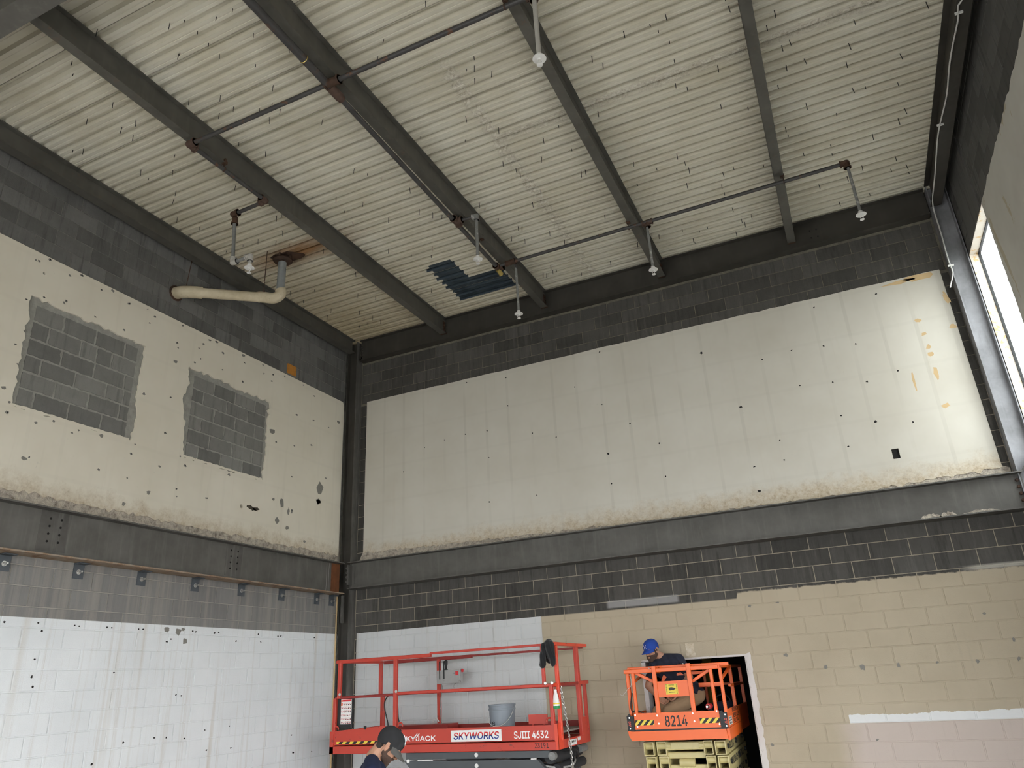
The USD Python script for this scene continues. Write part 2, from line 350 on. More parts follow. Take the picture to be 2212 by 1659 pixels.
def plaster(name, lo, hi, axis, low_dirt=True):
    def fn(g):
        p = g.pos(); x, y, z = g.xyz(p); u = x if axis == 0 else y
        n = g.noise(p, 0.9, 5, 0.6); c = g.ramp(n, [(0.3, lo), (0.7, hi)])
        # faint vertical ghosts of the removed studs, every 0.40 m
        fr = g.m('fraction', g.m('divide', g.m('add', u, 21.01), 0.40))
        gh = g.mul(g.band(fr, 0.44, 0.55, 0.008), g.step(g.noise(g.mapv(p, (1.5, 1.5, .8)), 1.2, 2), 0.38, 0.60))
        c = g.mix(g.m('multiply', gh, 0.26 if axis == 0 else 0.10), c, tuple(v * .78 for v in lo))
        hz = g.band(g.m('fraction', g.m('divide', g.m('add', z, 0.25), 0.61)), 0.45, 0.52, 0.01)
        c = g.mix(g.m('multiply', hz, 0.06), c, tuple(v * .7 for v in lo))
        # scratches
        sc = g.noise(g.mapv(p, (14, 14, 5)), 2.2, 6, 0.8, 1.2); c = g.mix(g.m('multiply', g.step(sc, 0.655, 0.70), 0.45), c, (0.40, 0.37, 0.32))
        if low_dirt:
            e = g.m('add', g.m('subtract', z, 4.02), g.m('multiply', g.m('subtract', g.noise(p, 5, 6, .75), 0.5), -0.55))
            d = g.m('subtract', 1.0, g.step(e, 0.04, 0.26)); dc = g.ramp(g.noise(p, 18, 5, .75), [(0.3, (0.34, 0.25, 0.15)), (0.5, (0.55, 0.46, 0.33)), (0.7, (0.66, 0.61, 0.52))])
            c = g.mix(g.m('multiply', d, 0.85), c, dc)
        st = g.noise(g.mapv(p, (6, 6, 0.25)), 1.4, 4, .65); c = g.mix(g.m('multiply', g.step(st, 0.60, 0.74), 0.16), c, (0.52, 0.45, 0.34))
        return principled(g, c, 0.8, 0, 0.25, sc, 0.08, 0.01)
    mat(name, fn)
plaster('plaster_left', (0.70, 0.645, 0.525), (0.78, 0.73, 0.615), 1)
plaster('plaster_back', (0.57, 0.535, 0.455), (0.645, 0.615, 0.54), 0)
def plaster_right(g):
    p = g.pos(); n = g.noise(p, 1.4, 5, .6); c = g.ramp(n, [(0.3, (0.52, 0.50, 0.45)), (0.7, (0.60, 0.585, 0.53))])
    pl = g.noise(g.mapv(p, (1, 1.6, .55)), 2.0, 5, .6, .6); c = g.mix(g.m('multiply', g.step(pl, 0.63, 0.64), 0.85), c, (0.46, 0.40, 0.28))
    return principled(g, c, 0.75, 0, 0.3, pl, 0.2, 0.02)
mat('plaster_right', plaster_right)
plain('spall', (0.22, 0.21, 0.185), 0.95, var=0.3, scale=40)
plain('bracket_steel', (0.085, 0.095, 0.105), 0.5, 0.2, var=0.2)
plain('hole', (0.012, 0.011, 0.010), 0.9)
plain('peel_tan', (0.60, 0.43, 0.23), 0.85, var=0.15)
def soot(g):
    return principled(g, g.ramp(g.noise(g.pos(), 20, 4), [(0.3, (0.03, 0.025, 0.02)), (0.8, (0.16, 0.14, 0.10))]), 0.95, 0, 0.1)
mat('soot', soot)
plain('gridpipe', (0.055, 0.052, 0.050), 0.45, var=0.35, scale=6, dirt=(9, 0.6, (0.12, 0.06, 0.035)))
plain('grey_pipe', (0.20, 0.20, 0.19), 0.5, var=0.3, dirt=(14, 0.58, (0.4, 0.39, 0.36)))
plain('fitting', (0.085, 0.050, 0.036), 0.75, var=0.4, scale=30)
plain('fitting_pale', (0.42, 0.40, 0.36), 0.6, var=0.2)
plain('galvanised', (0.33, 0.35, 0.35), 0.45, 0.4, var=0.2, scale=20)
def insul(g):
    p = g.pos(); c = g.ramp(g.noise(p, 5, 5, .65), [(0.3, (0.50, 0.42, 0.28)), (0.7, (0.66, 0.58, 0.42))])
    c = g.mix(g.m('multiply', g.step(g.noise(p, 12, 5, .75), 0.6, 0.68), 0.5), c, (0.30, 0.25, 0.17)); return principled(g, c, 0.8, 0, 0.25, g.noise(p, 30, 3), .2, .01)
mat('insulation', insul)
plain('white_metal', (0.70, 0.69, 0.66), 0.4, var=0.08)
plain('cable_white', (0.62, 0.61, 0.58), 0.5, var=0.05)
plain('brass', (0.55, 0.43, 0.14), 0.35, 0.8)
plain('orange_box', (0.50, 0.21, 0.035), 0.6, var=0.3, scale=25)
plain('frame_cream', (0.62, 0.56, 0.48), 0.6, var=0.12, dirt=(7, 0.56, (0.58, 0.40, 0.20)))
plain('door_paint', (0.64, 0.60, 0.57), 0.7, var=0.12, dirt=(9, 0.6, (0.45, 0.42, 0.38)))
plain('concrete', (0.17, 0.162, 0.15), 0.85, var=0.2, scale=2.2, bump=0.2)
plain('ground', (0.50, 0.49, 0.46), 0.9, var=0.15, scale=1.0)
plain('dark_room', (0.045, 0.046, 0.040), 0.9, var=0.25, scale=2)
plain('yellow_post', (0.42, 0.31, 0.04), 0.5, var=0.1)
def ext_wall(g):
    p = g.pos(); x, y, z = g.xyz(p); v = g('combine_xyz', 'vector', x=x, y=z, z=0.0)
    c = g('brick_texture', 'color', vector=v, scale=1.0, brick_width=0.21, row_height=0.085, mortar_size=0.006, color1=(0.80, 0.81, 0.82), color2=(0.76, 0.77, 0.78), mortar=(0.50, 0.50, 0.50))
    return principled(g, c, 0.8)
mat('ext_wall', ext_wall)
def pane(g):
    t = g('transparent_bsdf', 'BSDF', color=(0.95, 0.97, 0.96)); gl = g('glossy_bsdf', 'BSDF', color=(0.9, 0.9, 0.9), roughness=0.03)
    return g('mix_closure', 'closure', fac=0.06, closure1=t, closure2=gl)
mat('pane', pane)
def paintmetal(name, col, dark, rough=0.42, wear=(0.62, 0.67), wearcol=(0.06, 0.03, 0.025), scale=11.0, amt=0.85):
    def fn(g):
        v = g.obj(); n = g.noise(v, 2.6, 4, .6); c = g.mix(n, dark, col)
        w = g.step(g.noise(v, scale, 6, .75, .4), *wear); c = g.mix(g.m('multiply', w, amt), c, wearcol)
        d = g.step(g.noise(v, 40, 3, .7), 0.68, 0.74); c = g.mix(g.m('multiply', d, 0.25), c, tuple(min(1, q * 1.5 + .08) for q in col))
        return principled(g, c, rough, 0.0, 0.5)
    mat(name, fn)
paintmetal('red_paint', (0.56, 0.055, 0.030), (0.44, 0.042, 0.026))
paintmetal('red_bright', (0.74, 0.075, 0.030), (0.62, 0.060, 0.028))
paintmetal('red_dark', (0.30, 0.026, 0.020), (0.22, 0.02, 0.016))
paintmetal('orange_paint', (0.86, 0.145, 0.018), (0.76, 0.120, 0.016), wear=(0.70, 0.74), amt=0.5)
paintmetal('cream_paint', (0.60, 0.52, 0.24), (0.52, 0.45, 0.21), wear=(0.70, 0.76), amt=0.4)
paintmetal('grey_paint', (0.085, 0.092, 0.097), (0.062, 0.067, 0.071), wear=(0.66, 0.72), wearcol=(0.16, 0.16, 0.16), amt=0.4)
plain('black', (0.014, 0.014, 0.014), 0.5, var=0.2)
plain('rubber', (0.028, 0.028, 0.030), 0.75, var=0.25)
plain('white_vinyl', (0.78, 0.77, 0.74), 0.45, var=0.04, dirt=(14, 0.62, (0.5, 0.46, 0.40)))
plain('white_letter', (0.80, 0.79, 0.77), 0.5, var=0.02)
plain('red_vinyl', (0.62, 0.03, 0.035), 0.45, var=0.05)
plain('blue_vinyl', (0.03, 0.055, 0.26), 0.45, var=0.05)
plain('yellow_vinyl', (0.76, 0.58, 0.055), 0.45, var=0.06)
plain('deck_plate', (0.20, 0.17, 0.15), 0.6, var=0.3, scale=14)
plain('chrome', (0.62, 0.61, 0.58), 0.3, 0.9, var=0.1)
plain('grey_box', (0.34, 0.335, 0.32), 0.55, var=0.12, dirt=(12, 0.6, (0.22, 0.21, 0.20)))
plain('bucket_grey', (0.235, 0.265, 0.295), 0.45, var=0.1, scale=5)
plain('cloth_black', (0.010, 0.010, 0.011), 0.95, var=0.3, sheen_weight=0.3)
plain('cloth_navy', (0.007, 0.012, 0.038), 0.95, var=0.25, scale=14, bump=0.2)
plain('cloth_dark', (0.016, 0.019, 0.034), 0.95, var=0.25, scale=14, bump=0.2)
plain('khaki', (0.30, 0.20, 0.115), 0.95, var=0.2, bump=0.2)
plain('denim', (0.05, 0.065, 0.11), 0.95, var=0.2)
plain('boot', (0.075, 0.045, 0.026), 0.7, var=0.25)
plain('cap_black', (0.018, 0.018, 0.019), 0.95, var=0.3, scale=20, bump=0.25)
plain('cap_grey', (0.075, 0.072, 0.066), 0.95, var=0.15, scale=20)
plain('cap_blue', (0.014, 0.052, 0.28), 0.9, var=0.15, scale=20, bump=0.15)
plain('hair', (0.020, 0.014, 0.011), 0.8, var=0.4, scale=60)
plain('beard', (0.060, 0.034, 0.024), 0.9, var=0.45, scale=90, bump=0.6)
plain('eye_white', (0.7, 0.68, 0.65), 0.3)
plain('glove', (0.22, 0.16, 0.11), 0.9, var=0.3)
plain('green_vinyl', (0.02, 0.26, 0.08), 0.5)
def skin(g):
    v = g.obj(); n = g.noise(v, 12, 4, .6); c = g.ramp(n, [(0.3, (0.33, 0.165, 0.10)), (0.7, (0.42, 0.225, 0.145))])
    return principled(g, c, 0.5, 0, 0.4, subsurface_weight=0.08, subsurface_radius=(0.01, 0.004, 0.002), subsurface_scale=0.5)
mat('skin', skin)

# measured marks on the walls: (along, height, half width, half height) in metres
SPALL_L = [(-5.923,6.709,0.024,0.018),(-5.886,6.718,0.024,0.019),(-5.771,6.799,0.031,0.023),(-5.513,6.724,0.028,0.021),(-5.372,6.797,0.032,0.024),(-5.092,6.734,0.023,0.017),(-4.943,6.793,0.033,0.024),(-5.929,6.195,0.023,0.018),(-5.745,6.312,0.021,0.016),(-5.509,6.352,0.024,0.019),(-5.49,6.384,0.027,0.021),(-4.696,6.731,0.034,0.024),(-4.429,6.784,0.028,0.02),(-4.294,6.721,0.028,0.02),(-5.107,6.351,0.022,0.017),(-4.701,6.346,0.026,0.019),(-4.359,6.597,0.021,0.015),(-3.843,6.786,0.026,0.018),(-5.864,5.832,0.031,0.025),(-5.937,5.638,0.022,0.018),(-5.87,5.431,0.016,0.013),(-5.955,5.127,0.031,0.026),(-5.868,4.991,0.021,0.017),(-5.866,4.872,0.031,0.026),(-5.549,4.854,0.024,0.02),(-5.363,4.929,0.022,0.018),(-5.056,4.908,0.02,0.016),(-5.128,4.853,0.022,0.018),(-4.765,4.924,0.041,0.032),(-3.881,6.229,0.046,0.033),(-4.288,5.618,0.032,0.024),(-3.894,6.5,0.029,0.02),(-3.87,6.436,0.018,0.013),(-3.456,6.662,0.03,0.021),(-3.352,6.766,0.035,0.024),(-3.229,6.791,0.039,0.026),(-3.084,6.67,0.036,0.024),(-2.694,6.786,0.046,0.03),(-2.656,6.674,0.029,0.019),(-2.27,6.784,0.026,0.017),(-2.036,6.707,0.031,0.02),(-1.774,6.779,0.032,0.02),(-2.241,6.652,0.03,0.019),(-2.054,6.59,0.031,0.02),(-2.66,6.361,0.037,0.024),(-3.065,6.408,0.023,0.016),(-3.474,6.424,0.022,0.015),(-3.524,6.569,0.019,0.013),(-3.565,6.332,0.026,0.018),(-3.883,5.704,0.024,0.017),(-3.891,5.206,0.033,0.024),(-5.594,4.441,0.042,0.034),(-5.544,4.463,0.016,0.013),(-4.728,4.517,0.026,0.02),(-3.906,4.752,0.026,0.019),(-4.342,4.501,0.018,0.014),(-4.336,4.809,0.027,0.021),(-4.302,4.937,0.019,0.014),(-4.011,4.388,0.043,0.033),(-3.607,4.519,0.023,0.017),(-3.587,4.423,0.02,0.014),(-3.515,4.855,0.034,0.024),(-3.611,4.958,0.02,0.015),(-2.748,4.902,0.037,0.026),(-1.95,5.78,0.085,0.055),(-1.426,6.21,0.037,0.023),(-1.007,6.242,0.033,0.021),(-1.02,6.679,0.033,0.021),(-1.309,6.779,0.023,0.015),(-1.438,5.678,0.027,0.017),(-1.023,5.799,0.033,0.02),(-1.449,5.162,0.026,0.017),(-0.595,6.232,0.024,0.015),(-0.335,6.411,0.059,0.037),(-1.86,5.632,0.034,0.022),(-0.616,5.325,0.028,0.018),(-0.755,5.123,0.102,0.139),(-0.78,4.892,0.092,0.058),(-1.634,4.701,0.067,0.096),(-1.822,4.73,0.041,0.027),(-1.717,4.421,0.058,0.081),(-1.474,4.613,0.034,0.069),(-1.399,4.626,0.034,0.047),(-1.476,4.353,0.059,0.038),(-1.066,4.2,0.04,0.025),(-4.327,4.184,0.044,0.034),(-3.094,4.5,0.031,0.022),(-0.771,4.892,0.083,0.052)]
HOLE_L = [(-5.802,6.6,0.021,0.016),(-2.457,4.505,0.041,0.028)]
SOOT_L = [(-2.221,4.529,0.136,0.047)]
HOLE_B = [(3.186,6.174,0.016,0.014),(4.365,6.248,0.012,0.011),(4.785,5.869,0.015,0.013),(5.181,5.478,0.015,0.013),(2.793,5.814,0.016,0.014),(1.992,5.804,0.013,0.011),(2.391,5.831,0.013,0.011),(3.592,5.624,0.012,0.011),(3.989,5.486,0.012,0.011),(1.599,5.739,0.013,0.012),(4.795,5.073,0.021,0.018),(5.58,5.097,0.014,0.013),(2.785,4.631,0.015,0.013),(3.6,4.618,0.012,0.01),(5.607,4.593,0.014,0.012),(4.798,4.616,0.015,0.013),(1.19,5.383,0.013,0.012),(2.812,5.356,0.013,0.011),(2.443,6.749,0.013,0.011),(3.183,6.671,0.013,0.011),(4.829,6.748,0.015,0.013),(6.377,6.356,0.024,0.021),(6.798,5.417,0.023,0.02),(8.434,4.88,0.025,0.022),(7.205,6.059,0.015,0.013),(8.031,6.069,0.015,0.013),(7.621,5.564,0.014,0.012),(8.037,5.523,0.014,0.012),(8.449,5.439,0.017,0.015),(8.835,5.51,0.014,0.013),(8.847,4.788,0.017,0.015),(8.043,5.039,0.014,0.012),(8.041,4.607,0.014,0.012),(7.226,4.56,0.014,0.012),(7.224,4.846,0.014,0.012),(6.832,4.534,0.017,0.015),(6.837,4.194,0.025,0.022),(8.828,6.666,0.015,0.013),(8.027,6.673,0.015,0.013),(7.609,6.104,0.015,0.013),(8.428,6.002,0.015,0.013)]
RECT_B = [(8.565,4.417,0.042,0.049)]
PEEL_B = [(9.232,6.155,0.041,0.036),(9.248,5.947,0.035,0.031),(9.257,5.761,0.041,0.035),(9.255,5.653,0.041,0.035),(9.253,5.379,0.035,0.1),(9.256,4.939,0.051,0.045),(8.986,5.321,0.017,0.149),(9.625,6.383,0.042,0.117),(9.6,5.967,0.044,0.038),(9.126,6.757,0.226,0.031),(9.397,6.769,0.211,0.052)]
SPOT_B = [(6.794,2.114,0.035,0.031),(7.23,1.953,0.032,0.038),(7.634,1.926,0.041,0.047),(8.029,1.927,0.035,0.042),(6.462,2.73,0.03,0.026),(6.805,2.744,0.03,0.012),(9.031,2.423,0.027,0.024),(9.242,2.127,0.027,0.033),(8.434,1.934,0.024,0.021),(8.835,1.922,0.03,0.033),(9.241,1.929,0.027,0.043),(6.454,1.115,0.026,0.023),(7.627,1.143,0.026,0.022)]
DOT_L = [(-5.445,2.789,0.015,0.013),(-5.098,2.797,0.016,0.013),(-5.043,2.72,0.016,0.013),(-4.689,2.788,0.014,0.011),(-4.635,2.783,0.014,0.011),(-4.294,2.786,0.017,0.014),(-4.235,2.781,0.014,0.011),(-3.872,2.781,0.015,0.012),(-3.811,2.779,0.018,0.014),(-3.453,2.651,0.019,0.014),(-3.395,2.681,0.016,0.012),(-3.072,2.787,0.017,0.012),(-3.017,2.781,0.017,0.012),(-2.71,2.777,0.021,0.015),(-2.639,2.789,0.018,0.013),(-2.315,2.684,0.022,0.015),(-1.905,2.788,0.019,0.013),(-1.845,2.689,0.019,0.013),(-1.502,2.773,0.02,0.013),(-1.442,2.775,0.02,0.013),(-0.689,2.778,0.023,0.014),(-5.066,2.443,0.013,0.011),(-5.064,2.279,0.013,0.021),(-5.036,2.181,0.018,0.015),(-4.123,2.306,0.017,0.014),(-3.225,2.047,0.019,0.014),(-3.139,2.033,0.016,0.012),(-3.879,1.579,0.018,0.014),(-3.468,1.593,0.019,0.014),(-3.294,1.584,0.016,0.012),(-3.022,1.552,0.017,0.012),(-2.654,1.391,0.017,0.012),(-2.309,1.639,0.018,0.013),(-2.247,1.38,0.018,0.013),(-2.713,1.624,0.014,0.01),(-1.09,1.443,0.021,0.014),(-0.632,1.186,0.023,0.014),(-1.033,1.215,0.026,0.017),(-4.234,1.399,0.02,0.016)]
SPOT_L = [(-3.474,2.786,0.044,0.033),(-3.289,2.773,0.045,0.048),(-3.229,2.805,0.033,0.024),(-3.177,2.667,0.039,0.039)]

# ================================================================== THE SETTING
W, ZC = 9.99, 8.02
ZJ, V = 2.9494, 0.2032
UB, UL = 0.45567, 0.41
def struct(name, label, cat):
    return thing(name, label, cat, kind='structure')
def block_mesh(f, u0, u1, z0, z1, d0, d1, ch=0.004):
    """One concrete block: face at depth d1 out of the wall, chamfered edges, sides back to d0. f(u, z, d) -> xyz."""
    o = [(u0, z0), (u1, z0), (u1, z1), (u0, z1)]; i = [(u0 + ch, z0 + ch), (u1 - ch, z0 + ch), (u1 - ch, z1 - ch), (u0 + ch, z1 - ch)]
    V_ = [f(u, z, d0) for u, z in o] + [f(u, z, d1 - ch) for u, z in o] + [f(u, z, d1) for u, z in i]
    F = [[8, 9, 10, 11]]
    for k in range(4):
        j = (k + 1) % 4; F += [[k, j, 4 + j, 4 + k], [4 + k, 4 + j, 8 + j, 8 + k]]
    return np.array(V_), np.array(F)
fB = lambda u, z, d: (u, -d, z)
fL = lambda u, z, d: (d, u, z)
fR = lambda u, z, d: (W - d, u, z)
def rows_of_blocks(f, rows, u0, u1, uoff, U, gap=0.011, depth=0.008, skips=(), rng=None, clip_z=None):
    """rows: (z0, z1, half). Returns [(mesh, centre)] of the running bond, clipped to u0..u1 and out of the skip rectangles."""
    out = []
    for z0, z1, half in rows:
        k = math.floor((u0 - uoff) / U) - 1
        while True:
            a = uoff + (k + (0.5 if half else 0)) * U; b = a + U; k += 1
            if a > u1: break
            segs = [(max(a, u0), min(b, u1))]
            for (s0, s1, t0, t1) in skips:
                if t0 < (z0 + z1) / 2 < t1:
                    segs = [q for p0, p1 in segs for q in ((p0, min(p1, s0)), (max(p0, s1), p1))]
            for p0, p1 in segs:
                if p1 - p0 < 0.035: continue
                g = gap / 2; j = rng.uniform(-0.0012, 0.0012) if rng else 0
                za, zb_ = z0 + g, z1 - g
                if clip_z: za, zb_ = max(za, clip_z[0]), min(zb_, clip_z[1])
                if zb_ - za < 0.03: continue
                out.append((block_mesh(f, p0 + g, p1 - g, za, zb_, -0.01, depth + j), ((p0 + p1) / 2, (z0 + z1) / 2)))
    return out
def blob(cx, cz, rx, rz, rng, n=11):
    an = np.sort(rng.uniform(0, 2 * np.pi, n)); k = rng.uniform(0.7, 1.15, n)
    return Polygon(np.c_[cx + rx * k * np.cos(an), cz + rz * k * np.sin(an)]).buffer(0)
def blobs(lst, plane, d, depth, seed, grow=1.0):
    rng = np.random.default_rng(seed); m = MB()
    for u, z, rx, rz in lst:
        pg = blob(u, z, max(rx, .006) * grow, max(rz, .006) * grow, rng)
        if plane == 'B': m.poly(pg, depth, (0, -d, 0), (1, 0, 0), (0, 0, 1))
        else: m.poly(affinity.scale(pg, 1, 1), depth, (d, 0, 0), (0, 1, 0), (0, 0, 1))
    return m
random.seed(3); rngW = random.Random(11)

# ---- floor, ground outside, roof deck
flo = struct('floor', 'bare grey concrete floor slab under both lifts', 'floor')
part('slab', MB().box((-0.3, -14.3, -0.2), (W + 0.3, 6.2, 0.0)), 'concrete', flo)
single('ground', MB().box((-40, -60, -0.35), (60, 40, -0.22)), 'ground', 'pale paved ground outside the building', 'ground', kind='structure')

cei = struct('ceiling', 'cream painted corrugated metal roof deck with nail points sticking through', 'ceiling')
pit = 0.1524; z0 = ZC; zt = ZC + 0.052
def deck_profile(y0, n):
    pr = [(y0 - 0.001, z0 + 0.004)]
    for i in range(n):
        a = y0 - i * pit
        pr += [(a - 0.012, z0), (a - 0.040, z0), (a - 0.043, z0 + .004), (a - 0.050, z0 + .004), (a - 0.053, z0), (a - 0.086, z0), (a - 0.100, zt), (a - 0.140, zt)]
    pr += [(y0 - n * pit + 0.0035, z0 + 0.002), (y0 - n * pit + 0.0035, z0 + 0.012)]
    return pr
def deck_strip(prof, x0, x1, dz=0.0):
    V_ = [(x, y, z + dz) for x in (x0, x1) for y, z in prof]; k = len(prof)
    return np.array(V_), np.array([[i, i + 1, k + i + 1, k + i] for i in range(k - 1)])
for i in range(24):
    y0 = -2.158 + 3 * 0.6096 + 0.6096 - i * 0.6096
    part('deck_sheet', deck_strip(deck_profile(min(y0, 0.28), 4), -0.1, W + 0.1), 'deck', cei)
part('roof_slab', MB().box((-0.3, -14.3, ZC + 0.06), (W + 0.12, 0.2, ZC + 0.25)), 'concrete', cei)
# the unpainted L-shaped sheet let into the deck, torn along its left edge
pm = MB(); prof_all = []
for i in range(14):
    a = -0.33 - i * pit + 0.0
    for (ya, za), (yb, zb_) in zip([(a - 0.012, z0), (a - 0.086, z0), (a - 0.100, zt), (a - 0.140, zt)], [(a - 0.086, z0), (a - 0.100, zt), (a - 0.140, zt), (a - 0.1644, z0)]):
        mid = (ya + yb) / 2
        if not (-1.77 < mid < -0.575): continue
        x1 = 3.135 if mid < -1.155 else 3.70
        x0 = 2.66 + (0.05 if za == zb_ == z0 else -0.01) + rngW.uniform(-0.02, 0.03)
        V_ = np.array([(x0, ya, za - .005), (x0 + rngW.uniform(-.02, .02), yb, zb_ - .005), (x1, yb, zb_ - .005), (x1, ya, za - .005)])
        pm.add(V_, [[0, 1, 2, 3]]); pm.add(V_ + (0, 0, 0.002), [[3, 2, 1, 0]])
part('deck_patch', pm, 'deck_patch', cei, label='dark blue-grey unpainted L-shaped patch with torn edge')
rs = random.Random(5); ns = 0
for i in range(1200):
    if ns >= 285: break
    j = rs.randrange(0, 52); y = -0.33 - 0.1524 * j - 0.02 - rs.choice([0.0, 0.04]) + 0.3; x = rs.uniform(0.4, 9.6)
    if y > -0.25 or y < -7.3 or min(abs(x - q) for q in (2.07, 4.0, 5.99, 7.93)) < 0.12: continue
    if 2.5 < x < 3.8 and -1.9 < y < -0.5: continue
    if x < 4 + (y + 6) * -1.5 - 4 and y < -6.6: continue
    L = rs.choice([0.035, 0.05, 0.075, 0.085, 0.09]); tx, ty = rs.gauss(0, 0.06), rs.gauss(0, 0.06)
    part('roofing_nail', MB().cyl((x, y, ZC + 0.01), (x + tx * L, y + ty * L, ZC - L), 0.0042, n=4), 'black', cei); ns += 1

# ---- back wall
wb = struct('wall_back', 'concrete block back wall with plaster panel above and tan and white painted blocks below', 'wall')
DX0, DX1, DZ = 4.985, 6.30, 2.145
mb = MB()
for a, b in (((-0.3, 0, 0), (DX0, 0.2, ZC)), ((DX1, 0, 0), (W + 0.12, 0.2, ZC)), ((DX0, 0, DZ), (DX1, 0.2, ZC))): mb.box(a, b)
part('mortar', mb, 'mortar_back', wb)
rows = [(ZJ + V * n, ZJ + V * (n + 1), n % 2 == 0) for n in range(-14, 3)]
allb = rows_of_blocks(fB, rows, 0.27, W - 0.27, 6.629, UB, skips=[(DX0, DX1, 0, DZ)], rng=rngW)
up = rows_of_blocks(fB, [(2.9494 - 0.05 + V * n, 2.9494 - 0.05 + V * (n + 1), n % 2 == 0) for n in range(19, 23)], 0.27, W - 0.27, 6.615, UB, rng=rngW, clip_z=(6.80, 7.72))
side = []
for n in range(5, 19):
    for u0, u1 in ((0.268, 0.395), (9.650, 9.735)): side.append(block_mesh(fB, u0, u1, ZJ - .05 + V * n + .005, ZJ - .05 + V * (n + 1) - .005, -.01, .006))
stuff = MB()
for (v, f), (u, z) in allb:
    if z < 0.75 or (u < 3.4 and z < 2.7): stuff.add(v, f)
    else: part('block', (v, f), 'block_back', wb)
for (v, f), c in up: part('block', (v, f), 'block_back', wb)
for v, f in side: stuff.add(v, f)
part('block_course', stuff, 'block_back', wb, kind='stuff')
rg = np.random.default_rng(4)
lx = np.linspace(0.398, 9.645, 190); lz = np.interp(lx, [0.398, 3.0, 6.0, 8.2, 9.645], [4.11, 4.04, 3.99, 4.0, 4.06]) + rg.normal(0, 0.011, 190)
ty = np.linspace(9.640, 0.402, 60); tz = 6.815 + rg.normal(0, 0.0035, 60)
panel = Polygon(list(zip(lx, lz)) + list(zip(ty, tz))).buffer(0)
for (u, z, rx, rz) in RECT_B: panel = panel.difference(sbox(u - 0.042, z - 0.065, u + 0.042, z + 0.065))
panel = panel.difference(sbox(8.93, 4.0, 8.99, 4.045))
part('plaster_panel', MB().poly(panel, 0.014, (0, -0.008, 0), (1, 0, 0), (0, 0, 1)), 'plaster_back', wb, label='large off-white plaster panel with faint vertical stud marks')
lz2 = lz + rg.normal(0, 0.02, 190) + 0.02
part('grout_bed', MB().poly(Polygon([(0.27, 3.9)] + list(zip(lx, lz2)) + [(9.72, 4.05), (9.72, 3.9)]).buffer(0), 0.007, (0, -0.0065, 0), (1, 0, 0), (0, 0, 1)), 'grout', wb)
part('nail_hole', blobs(HOLE_B, 'B', 0.0215, 0.0015, 8), 'hole', wb, kind='stuff')
part('socket_hole', MB().box((8.527, -0.0068, 4.36), (8.605, -0.0005, 4.485)), 'hole', wb)
part('peeled_paint', blobs(PEEL_B, 'B', 0.0215, 0.0012, 9), 'peel_tan', wb, label='tan patches where the paint has peeled')
part('anchor_patch', blobs([q for q in SPOT_B if q[2] > 0], 'B', 0.0105, 0.0012, 10, 0.75), 'spall', wb, label='grey filled anchor holes on tan paint')
part('blank_plate', MB().poly(ragged([(5.555, 2.17), (5.675, 2.165), (5.672, 2.33), (5.562, 2.335)], .03, .004, 2), 0.003, (0, -0.0075, 0), (1, 0, 0), (0, 0, 1)), 'plaster_back', wb)

# ---- left wall
wl = struct('wall_left', 'concrete block left wall with two blocked-up openings in a pitted plaster panel', 'wall')
part('mortar', MB().box((-0.2, -14.3, 0), (0, 0.2, ZC)), 'mortar_left', wl)
rows = [(ZJ + V * n, ZJ + V * (n + 1), n % 2 != 0) for n in range(-11, 3)]
stuff = MB(); lb = rows_of_blocks(fL, rows, -6.6, -0.175, -5.2505, UB, rng=rngW, gap=0.010)
lu = rows_of_blocks(fL, [(ZJ + 0.018 + V * n, ZJ + 0.018 + V * (n + 1), n % 2 != 0) for n in range(18, 24)], -7.2, -0.175, -5.287, UB, rng=rngW, clip_z=(6.80, 7.95))
for (v, f), c in lb + lu: part('block', (v, f), 'block_left', wl)
P1 = ragged([(-5.884, 6.272), (-5.4, 6.262), (-4.362, 6.252), (-4.385, 5.6), (-4.33, 5.3), (-4.378, 4.967), (-5.1, 4.965), (-5.835, 4.968), (-5.86, 5.6)], 0.045, 0.010, 21)
P2 = ragged([(-3.655, 6.24), (-3.0, 6.226), (-2.059, 6.226), (-2.075, 5.6), (-2.08, 4.968), (-2.8, 4.965), (-3.568, 4.966), (-3.60, 5.4), (-3.69, 5.75), (-3.60, 6.0)], 0.045, 0.014, 22)
ly = np.linspace(-14.0, -0.195, 260); lz = 4.085 + 0.0 * ly + rg.normal(0, 0.012, 260)
pl = Polygon(list(zip(ly, lz)) + [(-0.195, 6.74), (-0.23, 6.825), (-14.0, 6.825)]).buffer(0).difference(P1).difference(P2)
for (u, z, rx, rz) in HOLE_L: pl = pl.difference(Point(u, z).buffer(rz))
part('plaster_panel', MB().poly(pl, 0.022, (0.004, 0, 0), (0, 1, 0), (0, 0, 1)), 'plaster_left', wl, label='cream plaster panel pitted with grey holes round two openings')
part('grout_bed', MB().poly(Polygon([(-14, 3.85)] + list(zip(ly, lz + rg.normal(0, .02, 260) + .03)) + [(-0.19, 3.85)]).buffer(0), 0.012, (0.003, 0, 0), (0, 1, 0), (0, 0, 1)), 'grout', wl)
part('spalled_hole', blobs(SPALL_L, 'L', 0.0255, 0.0015, 12, 0.80), 'spall', wl, kind='stuff')
part('spalled_core', blobs([(u + .004, z + .003, rx * .34, rz * .34) for i, (u, z, rx, rz) in enumerate(SPALL_L) if rx < 0.04 and i % 3], 'L', 0.0268, 0.001, 13), 'hole', wl, kind='stuff')
part('soot_mark', blobs(SOOT_L + [(-2.17, 4.52, .07, .03)], 'L', 0.0258, 0.001, 14), 'soot', wl)
part('nail_hole', blobs(DOT_L, 'L', 0.0085, 0.0015, 15, 0.85), 'hole', wl, kind='stuff')
part('anchor_patch', blobs(SPOT_L, 'L', 0.0085, 0.0012, 16), 'spall', wl)
